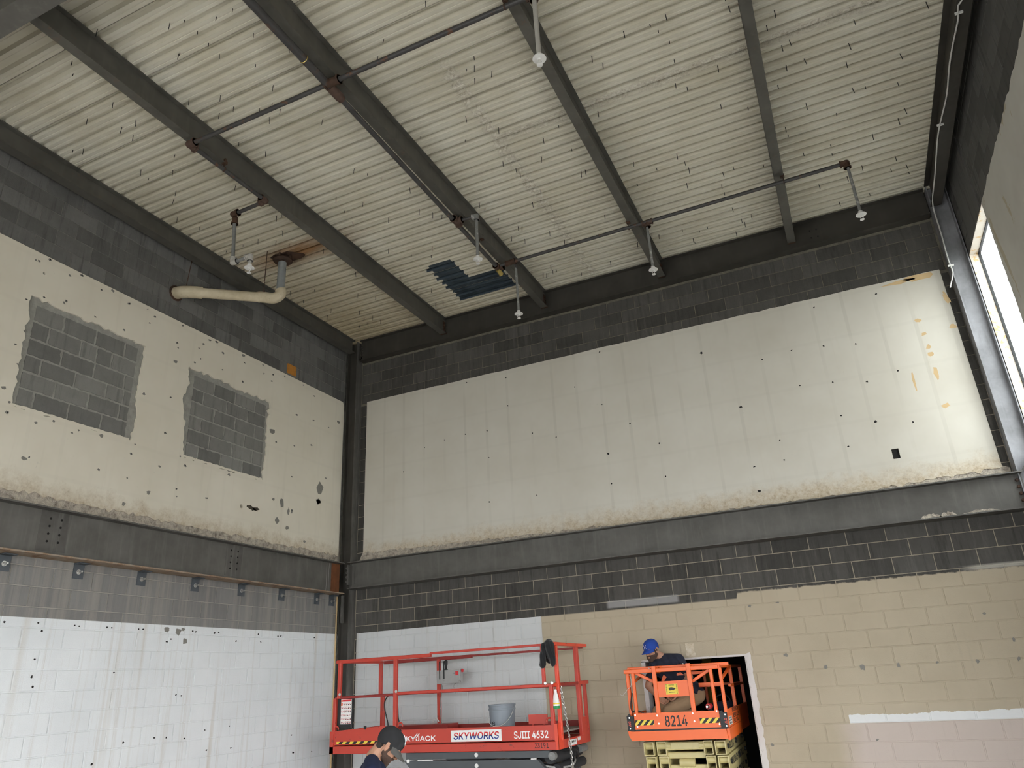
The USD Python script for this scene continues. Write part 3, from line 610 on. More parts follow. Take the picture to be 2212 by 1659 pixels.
def infill(rows, lim):
    rr = np.random.default_rng(31)
    for zt_, zb_, joints in rows:
        js = [lim[0]] + joints + [lim[1]]
        for a, b in zip(js[:-1], js[1:]):
            if b - a < 0.06: continue
            g = 0.013
            pg = ragged([(a + g, zb_ + g), (b - g, zb_ + g), (b - g, zt_ - g * .6), (a + g, zt_ - g * .6)], 0.035, 0.0035, int(rr.integers(1e6)))
            m = MB().poly(pg, 0.012 + rr.uniform(-.002, .002), (-0.004, 0, 0), (0, 1, 0), (0, 0, 1))
            part('infill_block', m, 'block_patch', wl)
infill([(6.20, 5.997, [-5.448, -5.036, -4.632]), (5.99, 5.785, [-5.594, -5.198, -4.99, -4.787]), (5.78, 5.585, [-5.402, -4.985, -4.57]), (5.58, 5.39, [-5.611, -5.198, -4.792, -4.55]), (5.385, 5.193, [-5.405, -4.993, -4.58]), (5.19, 4.985, [-5.617, -5.207, -4.79])], (-5.80, -4.44))
infill([(6.164, 5.972, [-3.152, -2.745, -2.338]), (5.97, 5.778, [-3.326, -2.894, -2.475]), (5.775, 5.575, [-3.10, -2.705, -2.303]), (5.57, 5.378, [-3.317, -2.897, -2.494]), (5.375, 5.173, [-3.143, -2.721, -2.31]), (5.17, 4.985, [-3.317, -2.909, -2.49])], (-3.53, -2.10))
for y0, y1 in ((-5.84, -4.40), (-3.57, -2.09)):
    m = MB().poly(ragged([(y0, 4.962), (y1, 4.962), (y1, 4.992), (y0, 4.992)], .04, .003, 3), 0.025, (0.0, 0, 0), (0, 1, 0), (0, 0, 1)); part('sill_fillet', m, 'plaster_left', wl)

# ---- right wall: window high in the corner, wide goods opening low down
wr = struct('wall_right', 'dark block right wall with white plaster beside the high corner window', 'wall')
WY0, WY1, WZ0, WZ1 = -1.484, -0.199, 3.9, 6.836
GY0, GY1, GZ = -10.5, -3.4, 3.3
m = MB()
for a, b in (((-14.3, 0), (GY0, ZC)), ((GY0, GZ), (GY1, ZC)), ((GY1, 0), (WY0, ZC)), ((WY0, 0), (WY1, WZ0)), ((WY0, WZ1), (WY1, ZC)), ((WY1, 0), (0.0, ZC))):
    m.box((W, a[0], a[1]), (W + 0.118, b[0], b[1]))
part('mortar', m, 'mortar_right', wr)
for (v, f), c in rows_of_blocks(fR, [(ZJ + .018 + V * n, ZJ + .018 + V * (n + 1), n % 2 == 0) for n in range(19, 25)], -5.2, -1.345, -5.1, UB, rng=rngW, gap=0.009, clip_z=(6.80, 7.95)): part('block', (v, f), 'block_right', wr)
for (v, f), c in rows_of_blocks(fR, [(ZJ + .018 + V * n, ZJ + .018 + V * (n + 1), n % 2 == 0) for n in range(19, 25)], -0.45, -0.19, -0.44, UB, rng=rngW, gap=0.009, clip_z=(6.82, 7.95)): part('block', (v, f), 'block_right', wr)
part('lintel_board', MB().box((W - 0.012, -1.335, 6.845), (W, -0.46, 7.9)), 'block_right', wr, label='flat dark board over the window head')
rp = Polygon([(-14, 3.5), (-1.50, 3.5)] + [(-1.50 + d, z) for z, d in zip(np.linspace(3.55, 6.78, 60), np.random.default_rng(6).normal(0, .008, 60))] + [(y, 6.815 + d) for y, d in zip(np.linspace(-1.5, -6, 60), np.random.default_rng(7).normal(0, .012, 60))] + [(-14, 6.815)]).buffer(0)
part('plaster_panel', MB().poly(affinity.scale(rp, -1, 1, origin=(0, 0)), 0.02, (W, 0, 0), (0, -1, 0), (0, 0, 1)), 'plaster_right', wr, label='off-white plaster with peeling paint beside the window')
win = struct('window_1', 'tall narrow corner window in a peeling cream frame, bright outside', 'window')
part('window_jamb', MB().box((W - .01, WY1 - .012, WZ0), (W + 0.115, WY1 + .0, WZ1)), 'frame_cream', win)
part('window_jamb', MB().box((W - .004, WY0, WZ0), (W + 0.115, WY0 + .012, WZ1)), 'frame_cream', win)
part('window_head', MB().box((W - .01, WY0, WZ1 - .014), (W + 0.115, WY1, WZ1)), 'frame_cream', win)
part('window_sill', MB().box((W - .03, WY0, WZ0), (W + 0.115, WY1, WZ0 + .02)), 'frame_cream', win)
sm = MB()
for a, b in (((WY1 - .026, WZ0), (WY1 - .012, WZ1)), ((WY0 + .012, WZ0), (WY0 + .026, WZ1)), ((WY0 + .045, WZ1 - .026), (WY1 - .026, WZ1 - .014)), ((WY0 + .045, WZ0 + .02), (WY1 - .026, WZ0 + .05))): sm.box((W + .088, a[0], a[1]), (W + .116, b[0], b[1]))
part('window_sash', sm, 'black', win)
part('window_pane', MB().box((W + .100, WY0 + .045, WZ0 + .05), (W + .104, WY1 - .026, WZ1 - .045)), 'pane', win)

# ---- front of the hall (behind the photographer), wide open shop front
wf = struct('wall_front', 'front wall behind the photographer with a wide open shop front', 'wall')
m = MB().box((-.3, -14.3, 0), (0.6, -14.1, ZC)).box((9.4, -14.3, 0), (W + .3, -14.1, ZC)).box((0.6, -14.3, FRONT_Z), (9.4, -14.1, ZC))
part('front_infill', m, 'mortar_right', wf)
# ---- doorway and the dark room beyond it
d1 = struct('door_1', 'open doorway with chipped white edges behind the orange lift', 'doorway')
part('door_jamb', MB().poly(ragged([(6.300, 0), (6.375, 0), (6.368, DZ + .03), (6.300, DZ + .01)], .04, .005, 8), 0.01, (0, -0.004, 0), (1, 0, 0), (0, 0, 1)).box((6.292, -0.004, 0), (6.302, 0.2, DZ)), 'door_paint', d1)
part('door_jamb', MB().box((DX0 - .045, -0.012, 0), (DX0 + .01, 0.2, DZ)), 'door_paint', d1)
part('door_head', MB().box((DX0 - .045, -0.012, DZ - .012), (6.31, 0.2, DZ + .012)), 'door_paint', d1)
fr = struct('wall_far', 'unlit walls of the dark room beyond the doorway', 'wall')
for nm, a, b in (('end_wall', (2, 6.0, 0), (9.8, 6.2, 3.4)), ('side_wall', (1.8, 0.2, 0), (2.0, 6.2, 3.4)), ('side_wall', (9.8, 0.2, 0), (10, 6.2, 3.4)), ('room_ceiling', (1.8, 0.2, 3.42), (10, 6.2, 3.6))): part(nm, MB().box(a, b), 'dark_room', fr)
single('steel_post', MB().bar((5.24, 3.0, 0), (5.24, 3.0, 3.38), 0.16, 0.16, up=(0, 1, 0)), 'yellow_post', 'yellow steel post standing in the dark room beyond the doorway', 'post')
# ---- the neighbour's white wall seen through the window
nb = struct('neighbour_wall', 'bright white brick wall outside, seen through the corner window', 'wall')
part('outside_face', MB().box((10.25, 0.9, -0.22), (24.0, 1.2, 12)), 'ext_wall', nb)

# ================================================================== STEEL
def beam_parts(p, axis, a, b, c, z0, z1, bf, mat_, tf=0.012, tw=0.009, low=None):
    for nm, (u0, u1, s0, s1), mt in (('top_flange', (c - bf / 2, c + bf / 2, z1 - tf, z1), mat_), ('web', (c - tw / 2, c + tw / 2, z0 + tf, z1 - tf), mat_), ('bottom_flange', (c - bf / 2, c + bf / 2, z0, z0 + tf), low or mat_)):
        m = MB().box((u0, a, s0), (u1, b, s1)) if axis == 'y' else MB().box((a, u0, s0), (b, u1, s1))
        part(nm, m, mt, p)
def bolt(m, p, d, r=0.014, l=0.02):
    p = np.asarray(p, float); d = unit(d); m.cyl(p, p + d * l * .55, r * 1.25, n=12); m.cyl(p + d * l * .3, p + d * l, r, n=6)
j = thing('roof_joist', 'grey steel roof joist nearest the left wall, with a sprinkler pipe under it', 'steel joist', (2.074, 0, 0), group='roof joists')
for nm, a, b in (('top_flange', (-.056, -7.62, 8.008), (.056, -.13, 8.019)), ('web', (-.004, -7.62, 7.724), (.004, -.085, 8.008)), ('bottom_flange', (-.056, -7.62, 7.714), (.056, -.12, 7.724))):
    part(nm, MB().box(a, b), 'steel_roof', j)
part('end_rust', MB().box((-.057, -.155, 7.712), (.057, -.118, 7.7265)), 'rust_dark', j)
m = MB().box((.004, -.16, 7.76), (.014, -.085, 7.96))
for z in (7.80, 7.86, 7.92): bolt(m, (.014, -.125, z), (1, 0, 0), .012)
part('connection_angle', m, 'rust_dark', j)
for x, lb in ((4.000, 'grey steel roof joist beside the main sprinkler pipe'), (5.990, 'grey steel roof joist right of the L-shaped dark deck patch'), (7.927, 'brownish roof joist nearest the right wall, with a rusty end')):
    copy_of(j, lb, (x, 0, 0))
b = thing('roof_beam', 'dark steel roof beam along the top of the left wall', 'steel beam')
beam_parts(b, 'y', -14.0, -0.20, 0.165, 7.77, 8.018, 0.14, 'steel_roof')
b = thing('roof_beam', 'dark steel roof beam along the top of the back wall', 'steel beam')
beam_parts(b, 'x', 0.30, 9.72, -0.085, 7.605, 8.018, 0.15, 'steel_dark')
m = MB()
for x in (8.20, 8.29):
    for z in (7.74, 7.86): m.cyl((x, -.0955, z), (x, -.088, z), 0.011, n=10)
part('bolt_hole', m, 'hole', b)
m = MB().box((.30, -.12, 7.66), (.312, -.05, 7.96))
for z in (7.72, 7.78, 7.84, 7.90): bolt(m, (.322, -.09, z), (0, -1, 0), .013)
part('connection_angle', m, 'steel_dark', b)
b = thing('roof_beam', 'dark steel roof beam along the right wall with a white cable on it', 'steel beam')
beam_parts(b, 'y', -14.0, -0.20, 9.80, 7.67, 8.018, 0.14, 'steel_dark')
b = thing('roof_beam', 'pale grey girder crossing the top left corner above the nearest joist end', 'steel beam')
beam_parts(b, 'x', 0.1, 9.85, -7.71, 7.57, 8.018, 0.19, 'steel_beam')
b = thing('floor_beam', 'deep grey steel beam across the left wall over a row of brackets', 'steel beam')
beam_parts(b, 'y', -14.0, -0.28, 0.125, 3.44, 3.935, 0.23, 'steel_beam', 0.016, 0.01, 'flange_edge')
for y0, y1 in ((-5.36, -5.02), (-2.76, -2.455)):
    m = MB().box((.1295, y0, 3.50), (.132, y1, 3.915)); part('bare_patch', m, 'steel_column', b, label='dark bare patch where a connection was cut off')
    m = MB(); c = (y0 + y1) / 2
    for dy in (-.062, .062):
        for z in (3.60, 3.68, 3.76, 3.84): m.cyl((.130, c + dy, z), (.1335, c + dy, z), 0.013, n=10)
    part('bolt_hole', m, 'hole', b)
part('rusty_end', MB().box((.1295, -.50, 3.456), (.1325, -.285, 3.92)), 'rust_steel', b, label='orange rusted end of the web')
for y in (-.62, -.56): part('chalk_line', MB().box((.1296, y, 3.47), (.1306, y + .006, 3.91)), 'grey_box', b)
b = thing('floor_beam', 'deep grey steel beam across the back wall under the big plaster panel', 'steel beam')
beam_parts(b, 'x', 0.27, 9.78, -0.145, 3.515, 3.945, 0.24, 'steel_beam', 0.015, 0.01)
m = MB().box((.33, -.155, 3.60), (.345, -.150, 3.88)).box((.268, -.27, 3.58), (.282, -.15, 3.90))
for z in (3.63, 3.70, 3.77, 3.84): bolt(m, (.275, -.27, z), (0, -1, 0), .016, .028)
part('connection_angle', m, 'steel_column', b)
m = MB()
for z in (3.62, 3.70, 3.78, 3.86): bolt(m, (9.72, -.16, z), (0, -1, 0), .016, .03)
part('end_bolt', m, 'rust_dark', b)
rr = np.random.default_rng(3); m = MB()
for c, w in ((8.75, .13), (8.93, .10), (9.28, .22)):
    q = [(c - w + 2 * w * t, 3.53 + (0.07 if w < .2 else .045) * math.sin(math.pi * t) ** .7 * rr.uniform(.7, 1.1)) for t in np.linspace(0, 1, 14)]
    m.poly(Polygon(q + [(c + w, 3.525), (c - w, 3.525)]).buffer(0), .03, (0, -.15, 0), (1, 0, 0), (0, 0, 1))
part('mortar_dropping', m, 'grout', b)
# columns
def column(label, x0, x1, matw, mr, yf, yb):
    c = thing('steel_column', label, 'steel column')
    part('flange', MB().box((x0, yf, 0), (x0 + .012, yb, 8.0)), matw, c); part('flange', MB().box((x1 - .012, yf, 0), (x1, yb, 8.0)), mr, c)
    part('web', MB().box((x0 + .012, (yf + yb) / 2 - .006, 0), (x1 - .012, (yf + yb) / 2 + .006, 8.0)), matw, c); return c
column('dark steel column standing in the corner between left and back walls', 0.050, 0.262, 'steel_dark', 'steel_column', -.172, -.004)
c = column('scuffed grey steel column beside the bright corner window', 9.742, 9.972, 'steel_column_right', 'steel_column_right', -.205, -.010)
part('gusset_plate', MB().add([(9.78, -.22, 3.95), (9.97, -.22, 3.95), (9.97, -.22, 4.20), (9.78, -.215, 3.95), (9.97, -.215, 3.95), (9.97, -.215, 4.20)], [[0, 1, 2], [5, 4, 3], [0, 2, 5], [0, 5, 3], [2, 1, 4], [2, 4, 5]]), 'steel_dark', c)
for nm, a, bb, mt in (('trim_1', (.014, -.19, 0), (.034, -.176, 3.42), 'peel_tan'),):
    single(nm, MB().box(a, bb), mt, 'thin wooden edge strip at the corner end of the white left wall', 'trim', kind='structure')
single('steel_tube', MB().bar((.155, -.21, 3.0), (.155, -.21, 3.43), .05, .04), 'steel_column', 'short grey tube hanging under the beam end in the corner', 'steel tube')
# anchor brackets
br = thing('anchor_bracket', 'galvanised bolted angle bracket under the left beam, at the left edge of the picture', 'bracket', (0, -5.569, 0), group='brackets under the left beam')
part('bracket_plate', MB().box((.008, -.062, 3.272), (.018, .062, 3.435)).box((.008, -.062, 3.425), (.11, .062, 3.436)), 'bracket_steel', br)
m = MB(); m.cyl((.018, .0, 3.345), (.021, .0, 3.345), .027, n=16); m.cyl((.021, 0, 3.345), (.038, 0, 3.345), .018, n=6); m.cyl((.04, 0, 3.345), (.075, 0, 3.345), .011, n=8)
part('anchor_bolt', m, 'chrome', br)
for y, lb in zip((-4.755, -3.937, -3.118, -2.303, -1.489, -.682, -.31), ('second', 'third', 'fourth', 'fifth', 'sixth', 'seventh', 'last')):
    copy_of(br, f'galvanised bolted angle bracket under the left beam, {lb} from the left' if lb != 'last' else 'galvanised bolted angle bracket under the left beam, nearest the corner column', (0, y, 0))
single('junction_box', MB().box((.006, -1.71, 6.865), (.03, -1.51, 7.03)).sphere((.032, -1.60, 6.95), (.006, .012, .012), 1), 'orange_box', 'small orange square box cover on the left wall below the roof beam', 'junction box')

# ================================================================== SPRINKLER PIPES
sp = thing('sprinkler_pipe', 'dark sprinkler pipework under the roof with hanging sprinkler heads', 'pipework')
ZP = 7.625
def fit(p, r=.042, nm='elbow', mt='fitting', ax=None):
    p = np.asarray(p, float); m = MB(); m.sphere(p, r, 2)
    for a in (ax or []): m.cyl(p, p + np.asarray(a, float) * r * 1.9, r * .95, n=12); m.cyl(p + np.asarray(a, float) * r * 1.45, p + np.asarray(a, float) * r * 1.9, r * 1.15, n=12)
    part(nm, m, mt, sp, smooth=40)
def run(a, b, r, mt='gridpipe', nm='pipe'): part(nm, MB().cyl(a, b, r, n=14), mt, sp, smooth=40)
def head(x, y, z, up_z, r=.017, mt='grey_pipe'):
    run((x, y, up_z), (x, y, z + .03), r, mt, 'drop_pipe')
    m = MB().lathe([(.001, .05), (.026, .05), (.026, .012), (.02, .0), (.012, -.01), (.001, -.012)], (x, y, z)); m.lathe([(.001, .004), (.058, .0), (.06, -.008), (.02, -.012), (.001, -.012)], (x, y, z + .01))
    for s in (-1, 1): m.tube([(x + s * .010, y, z - .005), (x + s * .02, y, z - .03), (x + s * .004, y, z - .058)], .004, 6)
    m.lathe([(.001, .004), (.024, .002), (.026, -.003), (.001, -.005)], (x, y, z - .062))
    part('sprinkler_head', m, 'white_metal', sp, smooth=40)
XM, YN, YF = 3.965, -5.785, -1.83
run((XM + .01, -14, ZP), (XM, YN + .06, ZP), .041); run((XM, YN + .05, ZP), (XM - .03, -1.76, ZP), .030)
part('coupling', MB().cyl((XM, YN + .03, ZP), (XM, YN + .20, ZP), .050, n=16).cyl((XM, YN + .2, ZP), (XM, YN + .235, ZP), .043, n=16), 'fitting', sp, smooth=40)
m = MB(); m.lathe([(.043, -.004), (.047, 0), (.043, .004)], (XM, YN - .36, ZP), (0, 1, 0)); part('hanger_ring', m, 'brass', sp)
run((2.12, YN, ZP), (XM - .03, YN, ZP), .025); run((XM + .04, YN, ZP), (6.20, YN, ZP), .026)
fit((XM + .06, YN, ZP), .046, 'tee', 'rust_dark', [(1, 0, 0), (-1, 0, 0)])
fit((2.10, YN, ZP), .044, 'elbow', 'fitting', [(1, 0, 0), (0, 1, 0)])
run((2.105, YN + .05, ZP), (2.12, -4.64, ZP), .025); fit((2.11, -4.62, ZP), .042, 'elbow', 'fitting', [(0, -1, 0), (-1, 0, 0)])
run((2.08, -4.615, ZP), (1.60, -4.60, ZP), .024); fit((1.58, -4.60, ZP), .042, 'elbow', 'rust_dark', [(1, 0, 0)])
fit((1.60, -4.585, ZP - .07), .040, 'elbow', 'rust_dark', [(0, 0, -1)])
run((1.60, -4.59, ZP - .08), (1.645, -4.592, 6.92), .022, 'grey_pipe'); fit((1.648, -4.592, 6.90), .036, 'elbow', 'fitting_pale', [(0, 0, 1), (1, 0, 0)])
run((1.66, -4.592, 6.90), (1.90, -4.592, 6.905), .021, 'grey_pipe'); fit((1.925, -4.592, 6.905), .036, 'elbow', 'fitting_pale', [(-1, 0, 0), (0, 0, -1)])
head(1.928, -4.592, 6.735, 6.88, .02, 'fitting_pale')
# far branch line
run((XM + .03, YF, ZP), (8.69, YF - .03, ZP), .0235); fit((XM - .03, -1.78, ZP), .046, 'tee', 'rust_dark', [(0, -1, 0), (1, 0, 0)])
part('end_cap', MB().cyl((XM - .03, -1.80, ZP - .03), (XM - .03, -1.68, ZP - .05), .036, n=14), 'brass', sp)
fit((4.16, YF, ZP), .040, 'tee', 'rust_dark', [(1, 0, 0), (-1, 0, 0)]); part('drop_arm', MB().tube(bez([(4.17, YF, ZP), (4.21, YF + .05, ZP - .02), (4.225, YF + .06, ZP - .1)]), .018), 'gridpipe', sp, smooth=40)
head(4.215, YF + .06, 6.79, ZP - .08, .018)
fit((6.20, YF, ZP), .038, 'tee', 'fitting', [(1, 0, 0), (-1, 0, 0), (0, 0, -1)]); head(6.19, YF, 6.885, ZP - .06)
fit((8.70, YF - .03, ZP), .040, 'elbow', 'rust_dark', [(-1, 0, 0), (0, 0, -1)]); head(8.705, YF - .03, 6.865, ZP - .06)
# short arm with a drop from the main
run((XM, -3.10, ZP), (4.24, -3.08, ZP), .019); fit((XM - .005, -3.10, ZP), .046, 'tee', 'fitting', [(0, 1, 0), (0, -1, 0), (1, 0, 0)]); fit((4.25, -3.08, ZP), .034, 'elbow', 'grey_pipe', [(-1, 0, 0), (0, 0, -1)])
head(4.245, -3.08, 6.965, ZP - .05, .020)
fit((6.22, YN, ZP), .038, 'elbow', 'fitting', [(-1, 0, 0), (0, 0, -1)]); head(6.225, YN, 6.86, ZP - .05, .021, 'fitting_pale')
def hanger(x, y, xb):
    m = MB(); m.tube([(x, y + .0, ZP + .032), (x, y, ZP + .07), (xb, y, 7.715)], .005, 6)
    m.lathe([(.027, -.007), (.031, 0), (.027, .007)], (x, y, ZP), (1, 0, 0) if abs(y - YF) < .2 or abs(y - YN) < .1 else (0, 1, 0)); m.box((xb - .03, y - .02, 7.695), (xb + .02, y + .02, 7.735)); m.box((xb - .014, y - .012, 7.735), (xb + .014, y + .012, 7.77))
    part('pipe_hanger', m, 'rust_dark', sp)
hanger(2.115, -5.30, 2.12); hanger(XM - .02, -2.45, 4.02); hanger(5.94, YN, 5.95); hanger(5.94, YF, 5.95); hanger(7.97, YF - .02, 7.97)

# ================================================================== ROOF DRAIN
dr = thing('roof_drain', 'rusty roof drain with a grey pipe and fat cream insulated pipe into the left wall', 'drain pipe')
m = MB().poly(blob(1.10, -3.07, .26, .15, np.random.default_rng(2), 15), .02, (0, 0, 7.985), (1, 0, 0), (0, 1, 0)).lathe([(.001, .06), (.13, .06), (.14, .03), (.11, 0), (.001, 0)], (1.03, -3.09, 7.90))
for a in range(6): m.cyl((1.03 + .14 * math.cos(a), -3.09 + .12 * math.sin(a), 7.93), (1.03 + .14 * math.cos(a), -3.09 + .12 * math.sin(a), 8.0), .016, n=6)
part('drain_body', m, 'rust_dark', dr, smooth=30)
part('downpipe', MB().cyl((1.03, -3.09, 7.92), (1.03, -3.09, 7.36), .060, n=20), 'galvanised', dr, smooth=40)
part('insulated_elbow', MB().tube(bez([(1.03, -3.09, 7.44), (1.03, -3.09, 7.36), (1.00, -3.12, 7.31), (.93, -3.19, 7.285), (.82, -3.31, 7.27)], 16), .079, 20), 'insulation', dr, smooth=40)
part('insulated_pipe', MB().tube([(.86, -3.27, 7.275), (.55, -3.62, 7.235), (.27, -3.93, 7.20)], .071, 20), 'insulation', dr, smooth=40)
part('insulated_elbow', MB().tube(bez([(.34, -3.85, 7.21), (.25, -3.95, 7.20), (.17, -4.0, 7.20), (.08, -4.01, 7.215), (-.01, -4.01, 7.22)], 16), .086, 20), 'insulation', dr, smooth=40)
part('wall_collar', MB().lathe([(.10, 0), (.115, .004), (.10, .012)], (.008, -4.01, 7.22), (1, 0, 0)), 'rust_dark', dr)
m = MB().cyl((.90, -3.28, 7.33), (.92, -3.30, 8.02), .006, n=6).cyl((.90, -3.28, 7.33), (.90, -3.28, 7.37), .018, n=8); part('hanger_rod', m, 'rust_dark', dr)
m = MB().cyl((.14, -3.97, 7.27), (.13, -3.92, 7.76), .006, n=6); part('hanger_rod', m, 'rust_dark', dr)
# ================================================================== CABLE ON THE RIGHT BEAM
cab = thing('electric_cable', 'white electric cable clipped along the right roof beam and hanging down the column', 'cable')
pts = [(9.77, -3.863, 7.655), (9.744, -3.808, 7.655), (9.753, -3.711, 7.655), (9.754, -3.52, 7.655), (9.735, -2.94, 7.655), (9.745, -2.532, 7.655), (9.713, -2.024, 7.655), (9.72, -1.336, 7.655), (9.735, -.6, 7.66), (9.750, -.26, 7.62), (9.752, -.222, 7.45), (9.745, -.222, 7.088), (9.738, -.222, 6.734), (9.741, -.222, 6.637), (9.704, -.222, 6.529), (9.660, -.222, 6.427)]
part('cable', MB().tube(bez(pts, 90), .0085, 8), 'cable_white', cab, smooth=60)
for p in (pts[2], pts[6], pts[12]): part('cable_clip', MB().box((p[0] - .03, p[1] - .008, p[2] - .012), (p[0] + .04, p[1] + .008, p[2] + .012)), 'white_metal', cab)

# ================================================================== RED SCISSOR LIFT
YN, YF2 = -1.44, -0.34
red = wthing('scissor_lift', 'red scissor lift with white lettering standing in front of the white painted wall', 'scissor lift', (2.6, -.89, 0))
def rp_(nm, m, mt='red_paint', **k): return part(nm, m, mt, red, **k)
def hbar(x0, x1, y, z, h, w=.045, mt='red_paint', nm='rail'): rp_(nm, MB().bar((x0, y, z), (x1, y, z), w, h, .15), mt)
def post(x, y, z0, z1, wx=.05, wy=.05, mt='red_paint', nm='post'): rp_(nm, MB().bar((x, y, z0), (x, y, z1), wx, wy, .12, up=(0, 1, 0)), mt)
# platform tray
rp_('platform_deck', MB().box((1.0, -1.42, 1.385), (4.22, -.36, 1.405)), 'deck_plate')
sp_ = rp_('side_panel', MB().box((2.0, YN - .014, 1.326), (4.205, YN, 1.485)).box((2.0, YN, 1.476), (4.205, YN + .04, 1.486)))
ep_ = rp_('extension_panel', MB().poly(Polygon([(1.02, 1.326), (1.02, 1.488), (1.10, 1.498), (1.78, 1.537), (1.965, 1.535), (1.965, 1.326)]), .016, (0, YN + .006, 0), (1, 0, 0), (0, 0, 1)))
rp_('lower_beam', MB().bar((.97, YN + .01, 1.266), (4.215, YN + .01, 1.266), .06, .092, .1))
rp_('lower_beam', MB().bar((.97, YF2, 1.266), (4.215, YF2, 1.266), .06, .092, .1))
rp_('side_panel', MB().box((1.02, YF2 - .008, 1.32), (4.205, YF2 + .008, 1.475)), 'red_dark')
rp_('end_beam', MB().bar((.985, YN, 1.266), (.985, YF2, 1.266), .05, .092)); rp_('end_panel', MB().box((.99, YN, 1.32), (1.005, YF2, 1.49)))
rp_('end_beam', MB().box((4.215, YN - .01, 1.222), (4.245, YF2 + .02, 1.316)))
rp_('corner_plate', MB().box((4.222, YN - .012, 1.222), (4.246, -1.29, 1.50)).box((4.205, YN - .016, 1.222), (4.246, YN, 1.50)), 'red_bright')
rp_('corner_plate', MB().box((4.226, -.63, 1.316), (4.246, YF2 + .02, 1.52)))
rp_('corner_plate', MB().box((.97, YN - .02, 1.226), (1.03, YN + .02, 1.49)))
# guard rails, near side
hbar(1.03, 2.52, YN + .02, 2.361, .047); hbar(2.51, 4.26, YN + .02, 2.384, .029, .034)
hbar(1.04, 2.00, YN + .02, 1.904, .030, .035, 'red_dark'); hbar(1.98, 4.215, YN + .02, 1.921, .036, .04)
post(1.075, YN + .02, 1.90, 2.35); post(1.012, YN + .02, 1.47, 1.90, .046); post(1.978, YN + .02, 1.48, 2.345, .052)
post(4.096, YN + .03, 1.93, 2.375, .036); post(4.188, YN + .01, 1.48, 1.925, .044)
# far side
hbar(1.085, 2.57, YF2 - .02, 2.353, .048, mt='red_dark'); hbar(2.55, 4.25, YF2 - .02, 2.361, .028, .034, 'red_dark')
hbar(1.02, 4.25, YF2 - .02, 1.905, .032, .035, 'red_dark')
post(1.020, YF2 - .02, 1.90, 2.36, .048); post(1.060, YF2 - .02, 1.46, 1.92, .058); post(2.024, YF2 - .02, 1.47, 2.345, .052)
post(4.236, YF2 - .03, 1.316, 1.93, .04, .05); post(4.236, -.60, 1.31, 2.38, .05, .075); rp_('rail', MB().bar((4.245, -.62, 1.93), (4.245, -.27, 1.93), .04, .04))
# ends
rp_('rail', MB().bar((1.035, YN, 2.361), (1.035, YF2, 2.361), .04, .035)); rp_('rail', MB().bar((1.035, YN, 1.904), (1.035, YF2, 1.904), .035, .03), 'red_dark')
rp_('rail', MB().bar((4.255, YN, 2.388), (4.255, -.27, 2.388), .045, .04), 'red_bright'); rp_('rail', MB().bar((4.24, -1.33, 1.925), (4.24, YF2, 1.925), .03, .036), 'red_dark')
post(4.246, -1.345, 1.32, 2.39, .042, .05, 'red_bright', 'gate_post'); rp_('rail', MB().bar((4.22, YN + .02, 1.922), (4.246, -1.30, 1.922), .04, .042), 'red_bright')
for x, y in ((1.075, YN - .006), (1.978, YN - .006), (4.096, YN), (4.188, YN - .014)):
    m = MB(); m.lathe([(.016, -.004), (.021, 0), (.016, .004)], (x + .03, y - .01, 1.945), (0, 1, 0), 12); rp_('locking_pin', m, 'chrome')
for x, z in ((1.05, 1.53), (2.06, 1.545), (4.14, 1.54)):
    a = np.linspace(-.3, np.pi + .3, 12); m = MB().tube(np.c_[x + .034 * np.cos(a), np.full(12, YN + .01), z - .01 + .034 * np.sin(a)], .010, 8); rp_('lifting_eye', m, 'red_paint', smooth=60)
rp_('step_plate', MB().poly(sbox(3.815, 1.50, 4.055, 1.595).buffer(.012).buffer(-.006), .008, (0, -1.28, 0), (1, 0, 0), (0, 0, 1)).box((3.85, -1.28, 1.40), (3.87, -1.27, 1.52)).box((4.0, -1.28, 1.40), (4.02, -1.27, 1.52)))
rp_('front_box', MB().box((1.40, -.72, 1.405), (2.36, -.42, 1.50)), 'red_dark')
rp_('latch', MB().box((1.515, YN - .022, 1.505), (1.545, YN - .004, 1.545)), 'black')
# lettering and decals on the near side
yt = YN - .0145
def letter(nm, txt, x0, x1, z0, h, mt, y=yt, parent=None, shear=0.0, bold=True):
    part(nm, MB().text(txt, h, (x0, y, z0), (1, 0, 0), (0, 0, 1), .0015, bold, x1 - x0, shear), mt, parent or sp_)
letter('lettering', 'SKYJACK', 2.085, 2.59, 1.353, .054, 'white_letter')
for x in (2.275, 2.305): part('lettering_stroke', MB().poly(Polygon([(x, 1.385), (x + .016, 1.385), (x + .062, 1.436), (x + .045, 1.436)]), .0015, (0, yt, 0), (1, 0, 0), (0, 0, 1)), 'white_letter', sp_)
part('name_plate', MB().poly(sbox(2.826, 1.340, 3.508, 1.452).buffer(.008), .0012, (0, yt, 0), (1, 0, 0), (0, 0, 1)), 'white_vinyl', sp_)
tm_ = meshkit.text_mesh('SKYWORKS', .075, .0012, True); tv = tm_.vertices.copy(); tv[:, 0] *= .63 / tv[:, 0].max()
def half(n, o):
    t = trimesh.Trimesh(tv, tm_.faces, process=False); s = trimesh.intersections.slice_mesh_plane(t, n, o, cap=False); v = s.vertices
    return (np.c_[2.847 + v[:, 0] + .14 * v[:, 1], np.full(len(v), 0) + yt - .0014 - v[:, 2], 1.358 + v[:, 1]], np.asarray(s.faces))
part('name_lettering', half((0, 1, 0), (0, .034, 0)), 'red_vinyl', sp_); part('name_lettering', half((0, -1, 0), (0, .040, 0)), 'blue_vinyl', sp_)
letter('lettering', 'SJIII 4632', 3.676, 4.120, 1.352, .076, 'white_letter')
letter('stencil_number', '23191', 3.942, 4.117, 1.247, .052, 'black', YN - .0205, red, bold=False)
